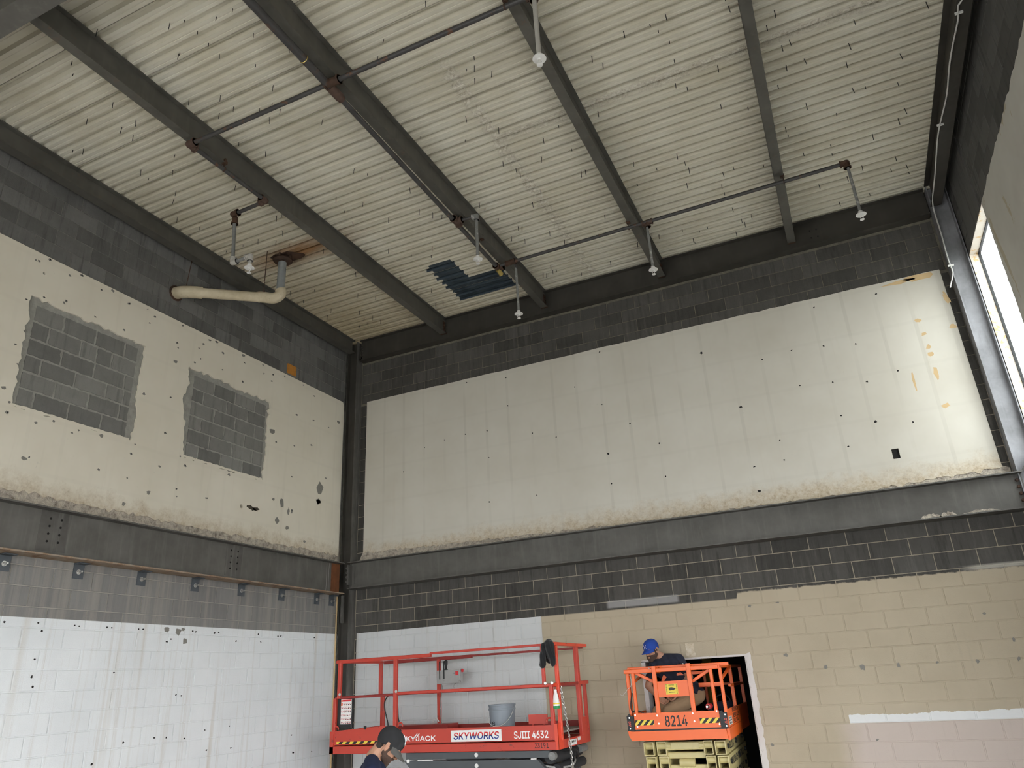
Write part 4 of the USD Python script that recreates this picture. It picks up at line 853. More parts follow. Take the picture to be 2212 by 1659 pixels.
def hazard(par, x0, x1, z0, z1, y, n, ex=(1, 0, 0), slant=None, mk=None):
    sl = slant or (z1 - z0) * 1.0; mk = mk or (lambda pg, d: MB().poly(pg, d, (0, y, 0), ex, (0, 0, 1)))
    part('hazard_stripe', mk(sbox(x0, z0, x1, z1), .001), 'black', par)
    st = (x1 - x0) / n
    for i in range(n + 1):
        a = x0 + st * (i - .25); pg = Polygon([(a, z0), (a + st / 2, z0), (a + st / 2 + sl, z1), (a + sl, z1)]).intersection(sbox(x0, z0, x1, z1))
        if pg.area > 1e-5: part('hazard_stripe', mk(pg, .0018), 'yellow_vinyl', par)
hazard(ep_, 1.075, 1.86, 1.336, 1.365, YN - .0105, 7)
# instruction chart box at the left end
rp_('manual_box', MB().bar((1.168, -1.395, 1.525), (1.168, -1.395, 1.89), .235, .05, .2, up=(0, 1, 0)), 'black')
ch = rp_('warning_chart', MB().box((1.108, -1.4225, 1.575), (1.282, -1.4205, 1.882)), 'white_vinyl', label='white chart of small red and black warning pictograms')
part('chart_header', MB().box((1.136, -1.424, 1.853), (1.278, -1.4226, 1.876)), 'red_vinyl', ch)
part('chart_mark', MB().box((1.112, -1.424, 1.850), (1.132, -1.4226, 1.877)).box((1.112, -1.424, 1.80), (1.132, -1.4226, 1.84)), 'orange_paint', ch)
mr, mk_ = MB(), MB()
for r in range(6):
    for c in range(5):
        x, z = 1.127 + c * .0345, 1.822 - r * .0455
        a = np.linspace(0, 2 * np.pi, 13); mr.tube(np.c_[x + .013 * np.cos(a), np.full(13, -1.4228), z + .013 * np.sin(a)], .0016, 4)
        mk_.poly(blob(x, z - .006, .007, .011, np.random.default_rng(r * 7 + c), 7), .0008, (0, -1.4222, 0), (1, 0, 0), (0, 0, 1))
part('chart_ring', mr, 'red_vinyl', ch, kind='stuff'); part('chart_figure', mk_, 'black', ch, kind='stuff')
# control box on the far rail
cb = rp_('control_box', MB().bar((2.226, -.40, 2.012), (2.226, -.40, 2.19), .38, .10, .08, up=(0, 1, 0)), 'grey_box', label='grey operator control box on the far rail')
part('joystick', MB().lathe([(.001, 0), (.03, .0), (.012, .02), (.011, .05), (.022, .07), (.024, .12), (.012, .14), (.001, .142)], (2.172, -.41, 2.19)), 'black', cb, smooth=50)
part('stop_button', MB().box((2.345, -.453, 2.115), (2.392, -.449, 2.165)).lathe([(.001, .02), (.022, .018), (.024, .0), (.001, 0)], (2.43, -.41, 2.172), (1, 0, 0), 14), 'red_vinyl', cb)
for x in (2.09, 2.16): part('hanger_strap', MB().box((x - .007, -.458, 2.07), (x + .007, -.450, 2.31)).box((x - .007, -.458, 2.30), (x + .007, -.36, 2.312)), 'black', cb)
rp_('cable', MB().tube(bez([(2.10, -.43, 2.02), (2.12, -.44, 1.95), (2.10, -.45, 1.8), (2.11, -.47, 1.6), (2.16, -.52, 1.45), (2.2, -.56, 1.41)], 20), .008), 'grey_pipe', smooth=60)
rp_('cable', MB().tube(bez([(2.0, -.40, 1.42), (1.95, -.42, 1.50), (1.99, -.44, 1.56), (2.06, -.44, 1.52)], 16), .008), 'cable_white', smooth=60)
rp_('cable', MB().tube(bez([(1.84, YN + .05, 1.48), (1.81, YN + .06, 1.65), (1.80, YN + .06, 1.86), (1.87, YN + .06, 1.905), (1.93, YN + .06, 1.88), (1.99, YN + .06, 1.68), (2.02, YN + .06, 1.55)], 30), .008), 'black', smooth=60)
rp_('chain_ring', MB().tube(bez([(2.36, -.46, 2.01), (2.34, -.50, 1.96), (2.36, -.5, 1.94)], 8), .004).lathe([(.016, -.012), (.021, 0), (.016, .012)], (2.37, -.50, 1.90), (0, 1, 0), 12), 'chrome')
# gate chain at the right end
m = MB(); cp = bez([(4.262, -1.30, 1.905), (4.275, -1.27, 1.7), (4.285, -1.22, 1.45), (4.29, -1.18, 1.2), (4.292, -1.165, 1.03)], 30)
for i in range(29):
    p, q = cp[i], cp[i + 1]; t = unit(q - p); s_ = np.array([0, 1, 0]) if i % 2 else np.array([1, 0, 0]); c = (p + q) / 2; a = np.linspace(0, 2 * np.pi, 11)
    m.tube(c + np.outer(np.cos(a) * .024, t) + np.outer(np.sin(a) * .012, s_), .0040, 5, False)
rp_('gate_chain', m, 'chrome', smooth=60, kind='stuff')
a = np.linspace(0, 2 * np.pi, 14); rp_('snap_hook', MB().tube(np.c_[4.292 + .0 * a, -1.165 + .028 * np.cos(a), .98 + .052 * np.sin(a)], .008, 6), 'chrome', smooth=60)
# stickers on the end
for y0, y1, z0_, z1_ in ((-1.13, -.84, 1.232, 1.296), (-.80, -.70, 1.27, 1.308)):
    st = rp_('label_plate', MB().box((4.2455, y0, z0_), (4.2475, y1, z1_)), 'white_vinyl')
    m = MB()
    for k in range(5): m.box((4.2478, y0 + .02 + k * (y1 - y0 - .04) / 5, z0_ + .03), (4.2483, y0 + .02 + (k + .55) * (y1 - y0 - .04) / 5, z1_ - .012))
    part('small_print', m, 'black', st, kind='stuff')
# scissor stack, chassis and wheels
for i, (za, zb_, x0, x1) in enumerate(((1.138, 1.212, 2.12, 4.10), (1.0, 1.118, 2.0, 4.02), (.865, .985, 2.05, 4.1), (.735, .85, 2.0, 4.05))):
    for y in (-1.36, -.42):
        pg = Polygon([(x0 + .10, zb_), (x1 - .08, zb_), (x1 + .04, za), (x0 + .22, za)] if i == 1 else [(x0, za), (x1, za), (x1, zb_), (x0, zb_)])
        rp_('scissor_arm', MB().poly(pg, .07, (0, y + .035, 0), (1, 0, 0), (0, 0, 1)), 'grey_paint')
for z in (1.178, 1.06, .925, .79): rp_('pivot_pin', MB().cyl((3.135, -1.402, z), (3.135, -.38, z), .024, n=18), 'white_vinyl' if z > 1 else 'grey_paint')
rp_('pivot_pin', MB().cyl((2.16, -1.405, 1.12), (2.16, -.38, 1.12), .022, n=16), 'white_vinyl')
for a, b in ((2.30, 2.52), (3.86, 3.93)): rp_('support_bar', MB().box((a, -1.405, 1.122), (b, -1.39, 1.133)), 'white_vinyl')
rp_('cross_tube', MB().cyl((4.08, -1.34, 1.135), (4.08, -.36, 1.135), .072, n=20), 'rubber', smooth=40); rp_('cross_tube', MB().cyl((4.12, -1.25, 1.0), (4.12, -.34, 1.0), .055, n=18), 'rubber', smooth=40)
for x, y0, y1 in ((4.13, -1.40, -1.33), (4.15, -.52, -.30)): rp_('end_roller', MB().cyl((x, y0, 1.153), (x, y1, 1.153), .045, n=18), 'grey_pipe', smooth=40)
rp_('hydraulic_hose', MB().tube(bez([(4.05, -1.2, 1.20), (4.19, -1.0, 1.19), (4.20, -.72, 1.10), (4.13, -.66, 1.02), (4.0, -.8, .99), (3.9, -1.1, 1.0)], 26), .016), 'black', smooth=60)
rp_('hydraulic_hose', MB().tube(bez([(4.0, -1.3, 1.04), (4.17, -1.15, 1.01), (4.2, -.85, 1.03), (4.1, -.6, 1.08)], 20), .012), 'grey_box', smooth=60)
rp_('chassis', MB().bar((1.25, -.89, .46), (4.12, -.89, .46), .92, .42, .08), 'red_paint'); rp_('power_pack', MB().box((1.6, -1.30, .62), (3.7, -.48, .73)), 'grey_paint')
for x in (1.55, 3.80):
    for y in (-1.38, -.48): rp_('wheel', MB().cyl((x, y, .205), (x, y + .08, .205), .205, n=24).cyl((x, y - .012, .205), (x, y + .01, .205), .11, n=20), 'rubber', smooth=40)

# things on the red lift
bk = wthing('bucket', 'grey plastic bucket with wire handle standing on the red lift platform', 'bucket', (3.295, -.95, 1.406))
part('body', MB().lathe([(.001, 0), (.148, 0), (.155, .01), (.168, .235), (.168, .25), (.176, .252), (.176, .268), (.170, .27), (.172, .30), (.179, .302), (.179, .317), (.168, .317), (.166, .29), (.150, .02), (.001, .02)], (3.295, -.95, 1.406), n=36), 'bucket_grey', bk, smooth=35)
a = np.linspace(0, np.pi, 18); part('handle', MB().tube(np.c_[3.295 + .183 * np.cos(a), -.95 - .13 * np.sin(a) - .05, 1.662 - .19 * np.sin(a)], .004, 6), 'cable_white', bk, smooth=60)
part('grip', MB().cyl((3.25, -1.132, 1.470), (3.34, -1.132, 1.470), .011, n=10), 'white_vinyl', bk)
mk2 = MB()
for k in range(3):
    an = np.linspace(0, 2 * np.pi, 16); mk2.tube(np.c_[3.245 + (.022 - .004 * k) * np.cos(an), -.95 - .161 + .0 * an - .002, 1.475 + .02 * k + .012 * np.sin(an)], .003, 5)
part('moulded_mark', mk2, 'black', bk)
def blob_union(items, edge=.012, smooth_it=8):
    M = None
    for it in items:
        pts = []
        for c, r in it:
            s = Manifold.sphere(1.0, 20).scale(tuple(np.broadcast_to(r, 3))).translate(tuple(c)); pts.append(s)
        h = Manifold.batch_hull(pts) if len(pts) > 1 else pts[0]; M = h if M is None else M + h
    q = M.refine_to_length(edge).to_mesh(); t = trimesh.Trimesh(np.array(q.vert_properties[:, :3], float), np.array(q.tri_verts), process=True)
    trimesh.smoothing.filter_taubin(t, lamb=.5, nu=-.53, iterations=smooth_it); return t
jk = wthing('jacket', 'black jacket hung over the top rail at the right end of the red lift', 'jacket', (4.18, -1.43, 2.39))
jt = blob_union([[((4.20, -1.43, 2.405), (.052, .05, .048)), ((4.155, -1.45, 2.36), (.04, .045, .04))],
                 [((4.225, -1.46, 2.38), (.055, .035, .05)), ((4.245, -1.475, 2.25), (.05, .028, .05)), ((4.25, -1.472, 2.155), (.034, .02, .035))],
                 [((4.20, -1.47, 2.36), (.04, .035, .04)), ((4.215, -1.475, 2.24), (.035, .025, .04))],
                 [((4.14, -1.46, 2.37), (.035, .035, .04)), ((4.125, -1.475, 2.24), (.032, .024, .04)), ((4.112, -1.47, 2.135), (.045, .02, .025))],
                 [((4.19, -1.40, 2.40), (.06, .03, .04)), ((4.17, -1.385, 2.22), (.05, .02, .06))]])
vv = np.array(jt.vertices); vv[:, 1] += .009 * np.sin(vv[:, 0] * 95 + 3 * np.sin(vv[:, 2] * 11)) * (vv[:, 1] < -1.45)
part('cloth', (vv, np.array(jt.faces)), 'cloth_black', jk, smooth=True)
bt = wthing('bottle', 'white bottle with yellow band and green base tied beside the chain on the red lift', 'bottle', (4.236, -1.415, 1.66))
part('body', MB().lathe([(.001, .02), (.040, .02), (.042, .035), (.040, .08), (.030, .14), (.020, .175), (.018, .18), (.001, .18)], (4.236, -1.415, 1.66)), 'white_vinyl', bt, smooth=40)
part('base', MB().lathe([(.001, 0), (.040, 0), (.043, .012), (.0425, .03), (.001, .03)], (4.236, -1.415, 1.66)), 'green_vinyl', bt, smooth=40)
part('band', MB().lathe([(.0415, .048), (.0428, .050), (.0418, .062), (.0405, .063)], (4.236, -1.415, 1.66)), 'yellow_vinyl', bt)
part('cap', MB().lathe([(.001, .18), (.019, .18), (.018, .205), (.012, .212), (.001, .212)], (4.236, -1.415, 1.66)), 'white_letter', bt)
part('tie', MB().tube(bez([(4.236, -1.415, 1.86), (4.225, -1.43, 1.90), (4.21, -1.44, 1.92)], 8), .003), 'red_vinyl', bt)

# ================================================================== ORANGE SCISSOR LIFT (built in its own axes: u across, v into the doorway)
ol = thing('scissor_lift', 'orange scissor lift numbered 8214 with one worker, driven into the doorway', 'scissor lift', (4.957, -.843, 0), 2.5)
def op(nm, m, mt='orange_paint', **k): return part(nm, m, mt, ol, **k)
def ub(p, q, w, h=None, mt='orange_paint', nm='rail', up=(0, 0, 1)): return op(nm, MB().bar(p, q, w, h, .12, up), mt)
OW, OLn = 1.128, 2.35
front = lambda pg, d, v: MB().poly(pg, d, (0, v + d, 0), (1, 0, 0), (0, 0, 1))
op('platform_deck', MB().box((.02, .03, 1.385), (OW - .02, OLn, 1.405)), 'deck_plate')
op('bumper', front(Polygon([(0, 1.25), (OW, 1.25), (OW - .014, 1.356), (.006, 1.352), (-.040, 1.362), (-.034, 1.31)]), .05, -.012))
fp = op('end_panel', front(sbox(.052, 1.372, 1.062, 1.55), .016, -.006)); op('end_gap', MB().box((.03, .01, 1.352), (1.10, .03, 1.375)), 'black')
bl_ = op('corner_bracket', front(Polygon([(-.034, 1.36), (-.038, 1.52), (-.005, 1.55), (.012, 1.525), (.050, 1.525), (.046, 1.357)]), .03, -.022), 'black')
br_ = op('corner_bracket', front(Polygon([(1.066, 1.357), (1.068, 1.54), (1.10, 1.55), (1.106, 1.525), (1.150, 1.525), (1.142, 1.357)]), .03, -.022), 'black')
for par, u in ((bl_, -.005), (br_, 1.128)):
    part('lettering', MB().text('JLG', .026, (u + .012, -.0225, 1.405), (0, 0, 1), (-1, 0, 0), .001, True, .06), 'red_bright', par)
    for z in (1.385, 1.505): part('screw', MB().cyl((u, -.022, z), (u, -.027, z), .009, n=10), 'chrome', par)
for u0, u1 in ((.058, .288), (.829, 1.06)): hazard(fp, u0, u1, 1.418, 1.475, -.0062, 3, slant=.055, mk=lambda pg, d: MB().poly(pg, d, (0, -.0062, 0), (1, 0, 0), (0, 0, 1)))
part('stencil_number', MB().text('8214', .112, (.413, -.0062, 1.399), (1, 0, 0), (0, 0, 1), .001, True, .262), 'black', fp)
for u in (.447, .654): part('stencil_bridge', MB().box((u - .003, -.0082, 1.395), (u + .003, -.0071, 1.515)), 'orange_paint', fp)
for u, z in ((.068, 1.533), (.335, 1.520), (.345, 1.432), (.082, 1.405), (.757, 1.528), (.767, 1.443), (1.037, 1.545), (1.05, 1.405)): part('screw', MB().cyl((u, -.006, z), (u, -.013, z), .010, n=10), 'chrome', fp)
ub((-.022, .02, 2.022), (1.12, .02, 2.022), .045, .046); ub((.0, .13, 2.052), (1.235, .13, 2.052), .04, .038)
ub((.03, .07, 2.045), (.335, .08, 1.885), .04, .034); ub((1.0, .08, 1.99), (.79, .08, 1.875), .035, .035); ub((.36, .20, 2.0), (.43, .10, 2.05), .05, .03)
for u, z0_, z1_, w in ((.355, 1.54, 2.068, .05), (.775, 1.54, 2.08, .052)): ub((u, -.0, z0_), (u, -.0, z1_), w, .03, up=(0, 1, 0), nm='gate_post')
gp = op('gate_plate', MB().box((.335, -.004, 1.717), (.79, .004, 1.893)))
sg = part('warning_sign', MB().box((.474, -.0065, 1.744), (.62, -.0045, 1.861)), 'yellow_vinyl', gp, label='yellow warning sign with a black picture and small print')
m = MB().poly(blob(.547, 1.805, .042, .02, np.random.default_rng(5), 13), .001, (0, -.0066, 0), (1, 0, 0), (0, 0, 1)).box((.51, -.0076, 1.765), (.585, -.0066, 1.772))
m.text('WARNING', .010, (.513, -.0066, 1.842), (1, 0, 0), (0, 0, 1), .001, True, .068); part('sign_picture', m, 'black', sg)
m = MB()
for k in range(9):
    for u in (.481, .602): m.box((u, -.0076, 1.752 + k * .012), (u + .010, -.0066, 1.757 + k * .012))
part('sign_small_print', m, 'black', sg, kind='stuff')
for u, v_, z0_, z1_, w in ((.008, .06, 1.55, 2.0, .044), (.085, .02, 1.54, 2.01, .038), (1.030, .02, 1.54, 2.01, .038), (1.139, .02, 1.53, 2.01, .038)): ub((u, v_, z0_), (u, v_, z1_), w, w, up=(0, 1, 0), nm='post')
for u in (.02, 1.12):
    ub((u, .02, 2.03), (u, OLn, 2.03), .036, .036); ub((u, .9, 1.80), (u, OLn, 1.80), .034, .034)
    for v_ in (1.15, OLn - .02): ub((u, v_, 1.40), (u, v_, 2.03), .045, .04, up=(0, 1, 0), nm='post')
    ub((u, .3, 1.9), (u, 1.15, 2.02), .03, .03)
ub((.02, OLn, 2.03), (1.12, OLn, 2.03), .036); ub((.02, OLn, 1.80), (1.12, OLn, 1.80), .034); ub((.60, OLn, 1.42), (.60, OLn, 2.03), .036, up=(0, 1, 0), nm='post')
op('inner_bracket', front(Polygon([(.345, 1.90), (.375, 1.955), (.40, 1.985), (.93, 1.985), (.90, 1.955), (.45, 1.945), (.41, 1.93), (.375, 1.885)]), .03, .42))
op('tool_shelf', MB().box((.80, .45, 1.80), (1.06, .75, 1.815)).box((.80, .45, 1.80), (1.06, .457, 1.85)))
op('toe_board', MB().box((.0, .03, 1.372), (.014, OLn, 1.55)))
sd = op('side_panel', MB().box((1.140, .03, 1.365), (1.152, 1.28, 1.555))); op('side_panel', MB().box((1.136, 1.30, 1.365), (1.146, OLn, 1.55)))
op('side_step', MB().box((1.120, .02, 1.235), (1.150, 1.30, 1.360))); op('side_step', MB().box((1.110, 1.32, 1.245), (1.138, OLn, 1.36)))
part('side_label', MB().box((1.1522, .08, 1.385), (1.1532, .36, 1.475)), 'white_vinyl', sd)
m = MB()
for r in range(3):
    for k in range(4): m.box((1.1533, .10 + k * .062, 1.395 + r * .027), (1.1538, .14 + k * .062, 1.413 + r * .027))
part('side_small_print', m, 'black', sd, kind='stuff')
for z, t, w in ((1.508, 'BROBACH', .6), (1.442, 'RENTALS', .62), (1.385, '8214', .5)): part('stencil', MB().text(t, .045, (1.1522, .48, z), (0, 1, 0), (0, 0, 1), .001, True, w), 'black', sd)
# scissor stack seen end on: hollow arms, pins, cross tubes
def hollow(u0, u1, z0_, z1_, v0, v1, t=.012):
    m = MB()
    for a, b in (((u0, z0_), (u1, z0_ + t)), ((u0, z1_ - t), (u1, z1_)), ((u0, z0_ + t), (u0 + t, z1_ - t)), ((u1 - t, z0_ + t), (u1, z1_ - t))): m.box((a[0], v0, a[1]), (b[0], v1, b[1]))
    return m
for r, zt_ in enumerate((1.216, 1.056, .896, .736)):
    for k, (u0, u1) in enumerate(((.075, .20), (.226, .344), (.785, .898), (.925, 1.052))):
        sh = .0 if r % 2 == 0 else .015; a_ = op('scissor_arm', hollow(u0 + sh, u1 + sh, zt_ - .15, zt_, .22 + .04 * (k in (1, 2)), 2.15), 'cream_paint')
        if r < 3: part('pin', MB().cyl((u0 + sh + .012, .30, zt_ - .05), (u1 + sh - .012, .30, zt_ - .05), .036, n=18), 'cream_paint', a_, smooth=40)
        if k == 3:
            part('stencil', MB().text('8214' if r == 0 else 'BROBACH RENTALS', .075, (u1 + sh + .0005, .55 if r == 0 else .45, zt_ - .115), (0, 1, 0), (0, 0, 1), .001, True, .4 if r == 0 else 1.25), 'black', a_)
            for v_ in (.36, 1.15, 1.9): part('pin_cap', MB().cyl((u1 + sh, v_, zt_ - .07), (u1 + sh + .022, v_, zt_ - .07), .028, n=14), 'black', a_)
for z0_, h, r0 in ((1.165, .085, .30), (1.06, .07, .34), (.93, .06, .34)): op('cross_tube', MB().bar((.34, r0, z0_), (.79, r0, z0_), .07, h, .15), 'cream_paint')
for u in (.37, .765): op('pin_boss', MB().cyl((u - .03, .28, 1.168), (u + .03, .28, 1.168), .03, n=16), 'cream_paint', smooth=40)
op('lift_cylinder', MB().cyl((.48, .30, .98), (.66, .30, .98), .045, n=18), 'cream_paint', smooth=40)
op('cross_plate', front(Polygon([(.30, .86), (.84, .86), (.80, .905), (.36, .905)]), .04, .26), 'cream_paint')
op('chassis', MB().bar((.564, .1, .42), (.564, 2.2, .42), 1.0, .42, .08), 'cream_paint')
for v_ in (.40, 1.9):
    for u in (.03, 1.0): op('wheel', MB().cyl((u, v_, .2), (u + .1, v_, .2), .2, n=24).cyl((u - .01, v_, .2), (u + .11, v_, .2), .10, n=18), 'rubber', smooth=40)
op('cable', MB().tube(bez([(.03, .04, 1.56), (.02, .03, 1.66), (.045, .02, 1.75), (.05, .02, 1.78)], 14), .008), 'black', smooth=60)
op('cable', MB().tube(bez([(.03, .02, 1.56), (.07, .01, 1.58), (.11, .01, 1.575), (.17, .02, 1.548)], 14), .007), 'black', smooth=60)
op('tie_wire', MB().tube(bez([(.03, .02, 1.99), (.06, .015, 1.93), (.045, .015, 1.86), (-.02, .01, 1.80), (-.08, .005, 1.755), (-.09, .005, 1.77)], 20), .0025), 'cable_white', smooth=60)
ub((.245, .05, 2.0), (.30, .05, 2.045), .035, .03, 'white_metal', 'clamp')
# clutter on the orange platform
tb = thing('tool_bag', 'dark tool bag on the orange lift platform, seen below its yellow sign', 'tool bag', (5.84, .55, 1.406))
part('bag', blob_union([[((-.13, 0, .06), (.06, .09, .06)), ((.13, 0, .06), (.06, .09, .06)), ((-.12, 0, .15), (.04, .07, .05)), ((.12, 0, .15), (.04, .07, .05))]], .03, 5), 'cloth_dark', tb, smooth=True)
part('bag_handle', MB().tube(bez([(-.1, 0, .19), (-.06, 0, .26), (.06, 0, .26), (.1, 0, .19)], 14), .012), 'black', tb, smooth=60)
dw = thing('hand_drill', 'red and silver drill standing on the orange lift beside its right rail', 'drill', (5.83, -.38, 1.41))
part('drill_body', MB().cyl((0, -.06, .17), (0, .09, .17), .032, n=16), 'red_vinyl', dw, smooth=40); part('drill_grip', MB().bar((0, .04, .02), (0, .05, .16), .035, .05, .3, up=(1, 0, 0)), 'black', dw)
part('drill_chuck', MB().cyl((0, -.13, .17), (0, -.06, .17), .012, .024, n=14), 'chrome', dw, smooth=40); part('battery', MB().box((-.035, -.0, -.003), (.035, .09, .04)), 'black', dw)

# ================================================================== PEOPLE
def S3(c, r): return Manifold.sphere(1.0, 24).scale(tuple(np.broadcast_to(np.asarray(r, float), 3))).translate(tuple(map(float, c)))
def hullm(*items): return Manifold.batch_hull([S3(c, r) for c, r in items])
def limb(*js): return [hullm(js[i], js[i + 1]) for i in range(len(js) - 1)]
def fuse(ms, edge, it=6):
    M = ms[0]
    for q in ms[1:]: M = M + q
    q = M.refine_to_length(edge).to_mesh(); t = trimesh.Trimesh(np.array(q.vert_properties[:, :3], float), np.array(q.tri_verts), process=True)
    v0 = np.array(t.vertices)
    if it: trimesh.smoothing.filter_taubin(t, lamb=.5, nu=-.53, iterations=it)
    v = np.array(t.vertices); bad = ~(np.linalg.norm(v - v0, axis=1) < .018); v[bad] = v0[bad]
    return (v, np.array(t.faces))
def to_world(frame, pts): return frame[1] + np.asarray(pts, float) @ frame[0]
def head_frame(c, yaw, pitch, roll=0.0):
    f = np.array([math.cos(yaw) * math.cos(pitch), math.sin(yaw) * math.cos(pitch), -math.sin(pitch)]); l = np.array([-math.sin(yaw), math.cos(yaw), 0.0]); u = np.cross(f, l)
    l, u = l * math.cos(roll) + u * math.sin(roll), u * math.cos(roll) - l * math.sin(roll)
    return (np.array([f, l, u]), np.asarray(c, float))
def place(ms, fr):
    M = np.zeros((3, 4)); M[:, :3] = fr[0].T; M[:, 3] = fr[1]
    return [m.transform(M) for m in ms]
def head_solids():
    ms = [S3((-.012, 0, .048), (.098, .076, .084)), hullm(((.055, 0, .055), (.042, .055, .04)), ((.058, .030, -.012), .034), ((.058, -.030, -.012), .034), ((.0, 0, .02), .07)),
          hullm(((.060, .028, -.020), .030), ((.060, -.028, -.020), .030), ((.074, .010, -.096), .022), ((.074, -.010, -.096), .022), ((.0, .047, -.058), .024), ((.0, -.047, -.058), .024), ((-.01, .05, .0), .025), ((-.01, -.05, .0), .025)),
          hullm(((.090, 0, .022), .009), ((.112, 0, -.018), .0125)), hullm(((.112, 0, -.018), .0125), ((.098, .013, -.024), .009), ((.098, -.013, -.024), .009)),
          hullm(((.082, .040, .034), .011), ((.090, .012, .030), .010)), hullm(((.082, -.040, .034), .011), ((.090, -.012, .030), .010)),
          hullm(((.091, .020, -.052), .006), ((.098, 0, -.049), .008), ((.091, -.020, -.052), .006)), hullm(((.090, .016, -.063), .006), ((.096, 0, -.064), .008), ((.090, -.016, -.063), .006))]
    for s in (1, -1):
        ms += [hullm(((-.002, s * .078, .026), (.016, .008, .012)), ((-.016, s * .088, .014), (.010, .006, .016)), ((.002, s * .076, -.032), (.010, .007, .010))) - S3((.001, s * .092, .004), (.009, .008, .016))]
    return ms
def cap_mesh(fr, front=.030, back=-.012, r=(.112, .090, .098), c=(-.010, 0, .044)):
    nu, nv = 40, 12; V_ = []; F = []
    for i in range(nv + 1):
        for k in range(nu):
            a = 2 * np.pi * k / nu; zb = front + (back - front) * (1 - math.cos(a)) / 2
            el0 = math.asin(np.clip(zb - c[2] + .0, -.09, .09) / r[2]); el = el0 + (math.pi / 2 - el0) * i / nv
            q = max(0.0, math.cos(el)) ** .82; bul = 1 + .05 * max(0, math.cos(a)) * math.sin(2 * max(el, 0))
            V_.append((c[0] + r[0] * q * math.cos(a) * bul, c[1] + r[1] * q * math.sin(a), c[2] + r[2] * math.sin(el)))
    for i in range(nv):
        for k in range(nu): F.append([i * nu + k, i * nu + (k + 1) % nu, (i + 1) * nu + (k + 1) % nu, (i + 1) * nu + k])
    m = MB().add(to_world(fr, V_), F); m.sphere(to_world(fr, [(c[0], 0, c[2] + r[2])])[0], .008, 1); return m
def brim_mesh(fr, front=.032, length=.082, droop=.030):
    top = []; n, k = 25, 7
    for j in range(k):
        for i in range(n):
            a = np.radians(-72 + 144 * i / (n - 1)); rad = j / (k - 1); L = length * max(.02, math.cos(a * 1.22)) ** .5
            x = -.008 + .108 * math.cos(a) * (1 - .0) + L * rad; y = .088 * math.sin(a) * (1 - .10 * rad)
            top.append((x, y, front + .008 - droop * rad - 2.6 * y * y * (.3 + rad)))
    top = np.array(top); bot = top - (0, 0, .005); V_ = np.vstack([top, bot]); F = []; o = n * k
    for j in range(k - 1):
        for i in range(n - 1):
            q = [j * n + i, j * n + i + 1, (j + 1) * n + i + 1, (j + 1) * n + i]; F += [q[::-1], [o + t for t in q]]
    for i in range(n - 1):
        q = (k - 1) * n + i; F.append([q, q + 1, q + 1 + o, q + o]); F.append([i, i + o, i + 1 + o, i + 1])
    for j in range(k - 1): F.append([j * n, (j + 1) * n, (j + 1) * n + o, j * n + o]); q = j * n + n - 1; F.append([q, q + o, q + n + o, q + n])
    return MB().add(to_world(fr, V_), F)
def hair_solids(low=-.055): return [S3((-.014, 0, .046), (.101, .0785, .086)) ^ (Manifold.cube((.125, .2, .3)).translate((-.12, -.1, low)))]
def beard_solids():
    j = hullm(((.066, .026, -.050), .030), ((.066, -.026, -.050), .030), ((.079, .012, -.098), .024), ((.079, -.012, -.098), .024), ((.002, .049, -.060), .0275), ((.002, -.049, -.060), .0275))
    side = [hullm(((.006, s * .0545, .012), .0225), ((.010, s * .053, -.05), .0265)) for s in (1, -1)]
    keep = Manifold.cube((.3, .3, .2)).translate((-.01, -.15, -.25)).rotate((0, -14, 0)).translate((0, 0, .012))
    lips = Manifold.cube((.06, .046, .022)).translate((.075, -.023, -.069))
    return [((j ^ keep) - lips)] + side + [hullm(((.092, .022, -.045), (.010, .010, .006)), ((.101, 0, -.037), (.010, .010, .006)), ((.092, -.022, -.045), (.010, .010, .006)))]
def hand_solids(wrist, d, n, curl=.5, left=1):
    """Palm and five separate bent fingers. d: along the fingers, n: out of the palm."""
    d, n = unit(d), np.asarray(n, float); n = unit(n - d * np.dot(n, d)); s = np.cross(n, d) * left; w = np.asarray(wrist, float)
    ms = [hullm((w, .024), (w + d * .075 + s * .028, .0125), (w + d * .08 - s * .030, .012), (w + d * .03 + s * .02, .017), (w + d * .03 - s * .022, .015))]
    for o, L, r in ((.031, .070, .0090), (.011, .080, .0094), (-.011, .074, .0090), (-.030, .058, .0080)):
        p = w + d * .078 + s * o; a = 0.0; js = [(w + d * .05 + s * o * .8, r * 1.1), (p, r)]
        for f_, rr_ in ((.44, .95), (.32, .88), (.24, .78)):
            a += curl; p = p + (d * math.cos(a) + n * math.sin(a)) * L * f_; js.append((p, r * rr_))
        ms += limb(*js)
    t0 = w + d * .022 + s * .024; t1 = t0 + d * .022 + s * .028 + n * .012; t2 = t1 + d * .028 + s * .006 + n * .014; t3 = t2 + d * .024 - s * .004 + n * .010
    return ms + limb((t0, .014), (t1, .011), (t2, .0098), (t3, .008))
def eyes(p, fr):
    for s in (1, -1):
        e = part('eye', MB().sphere(to_world(fr, [(.0845, s * .031, .013)])[0], .0105, 2), 'eye_white', p, smooth=True)
        part('iris', MB().sphere(to_world(fr, [(.0925, s * .031, .012)])[0], .0048, 1), 'hair', e)

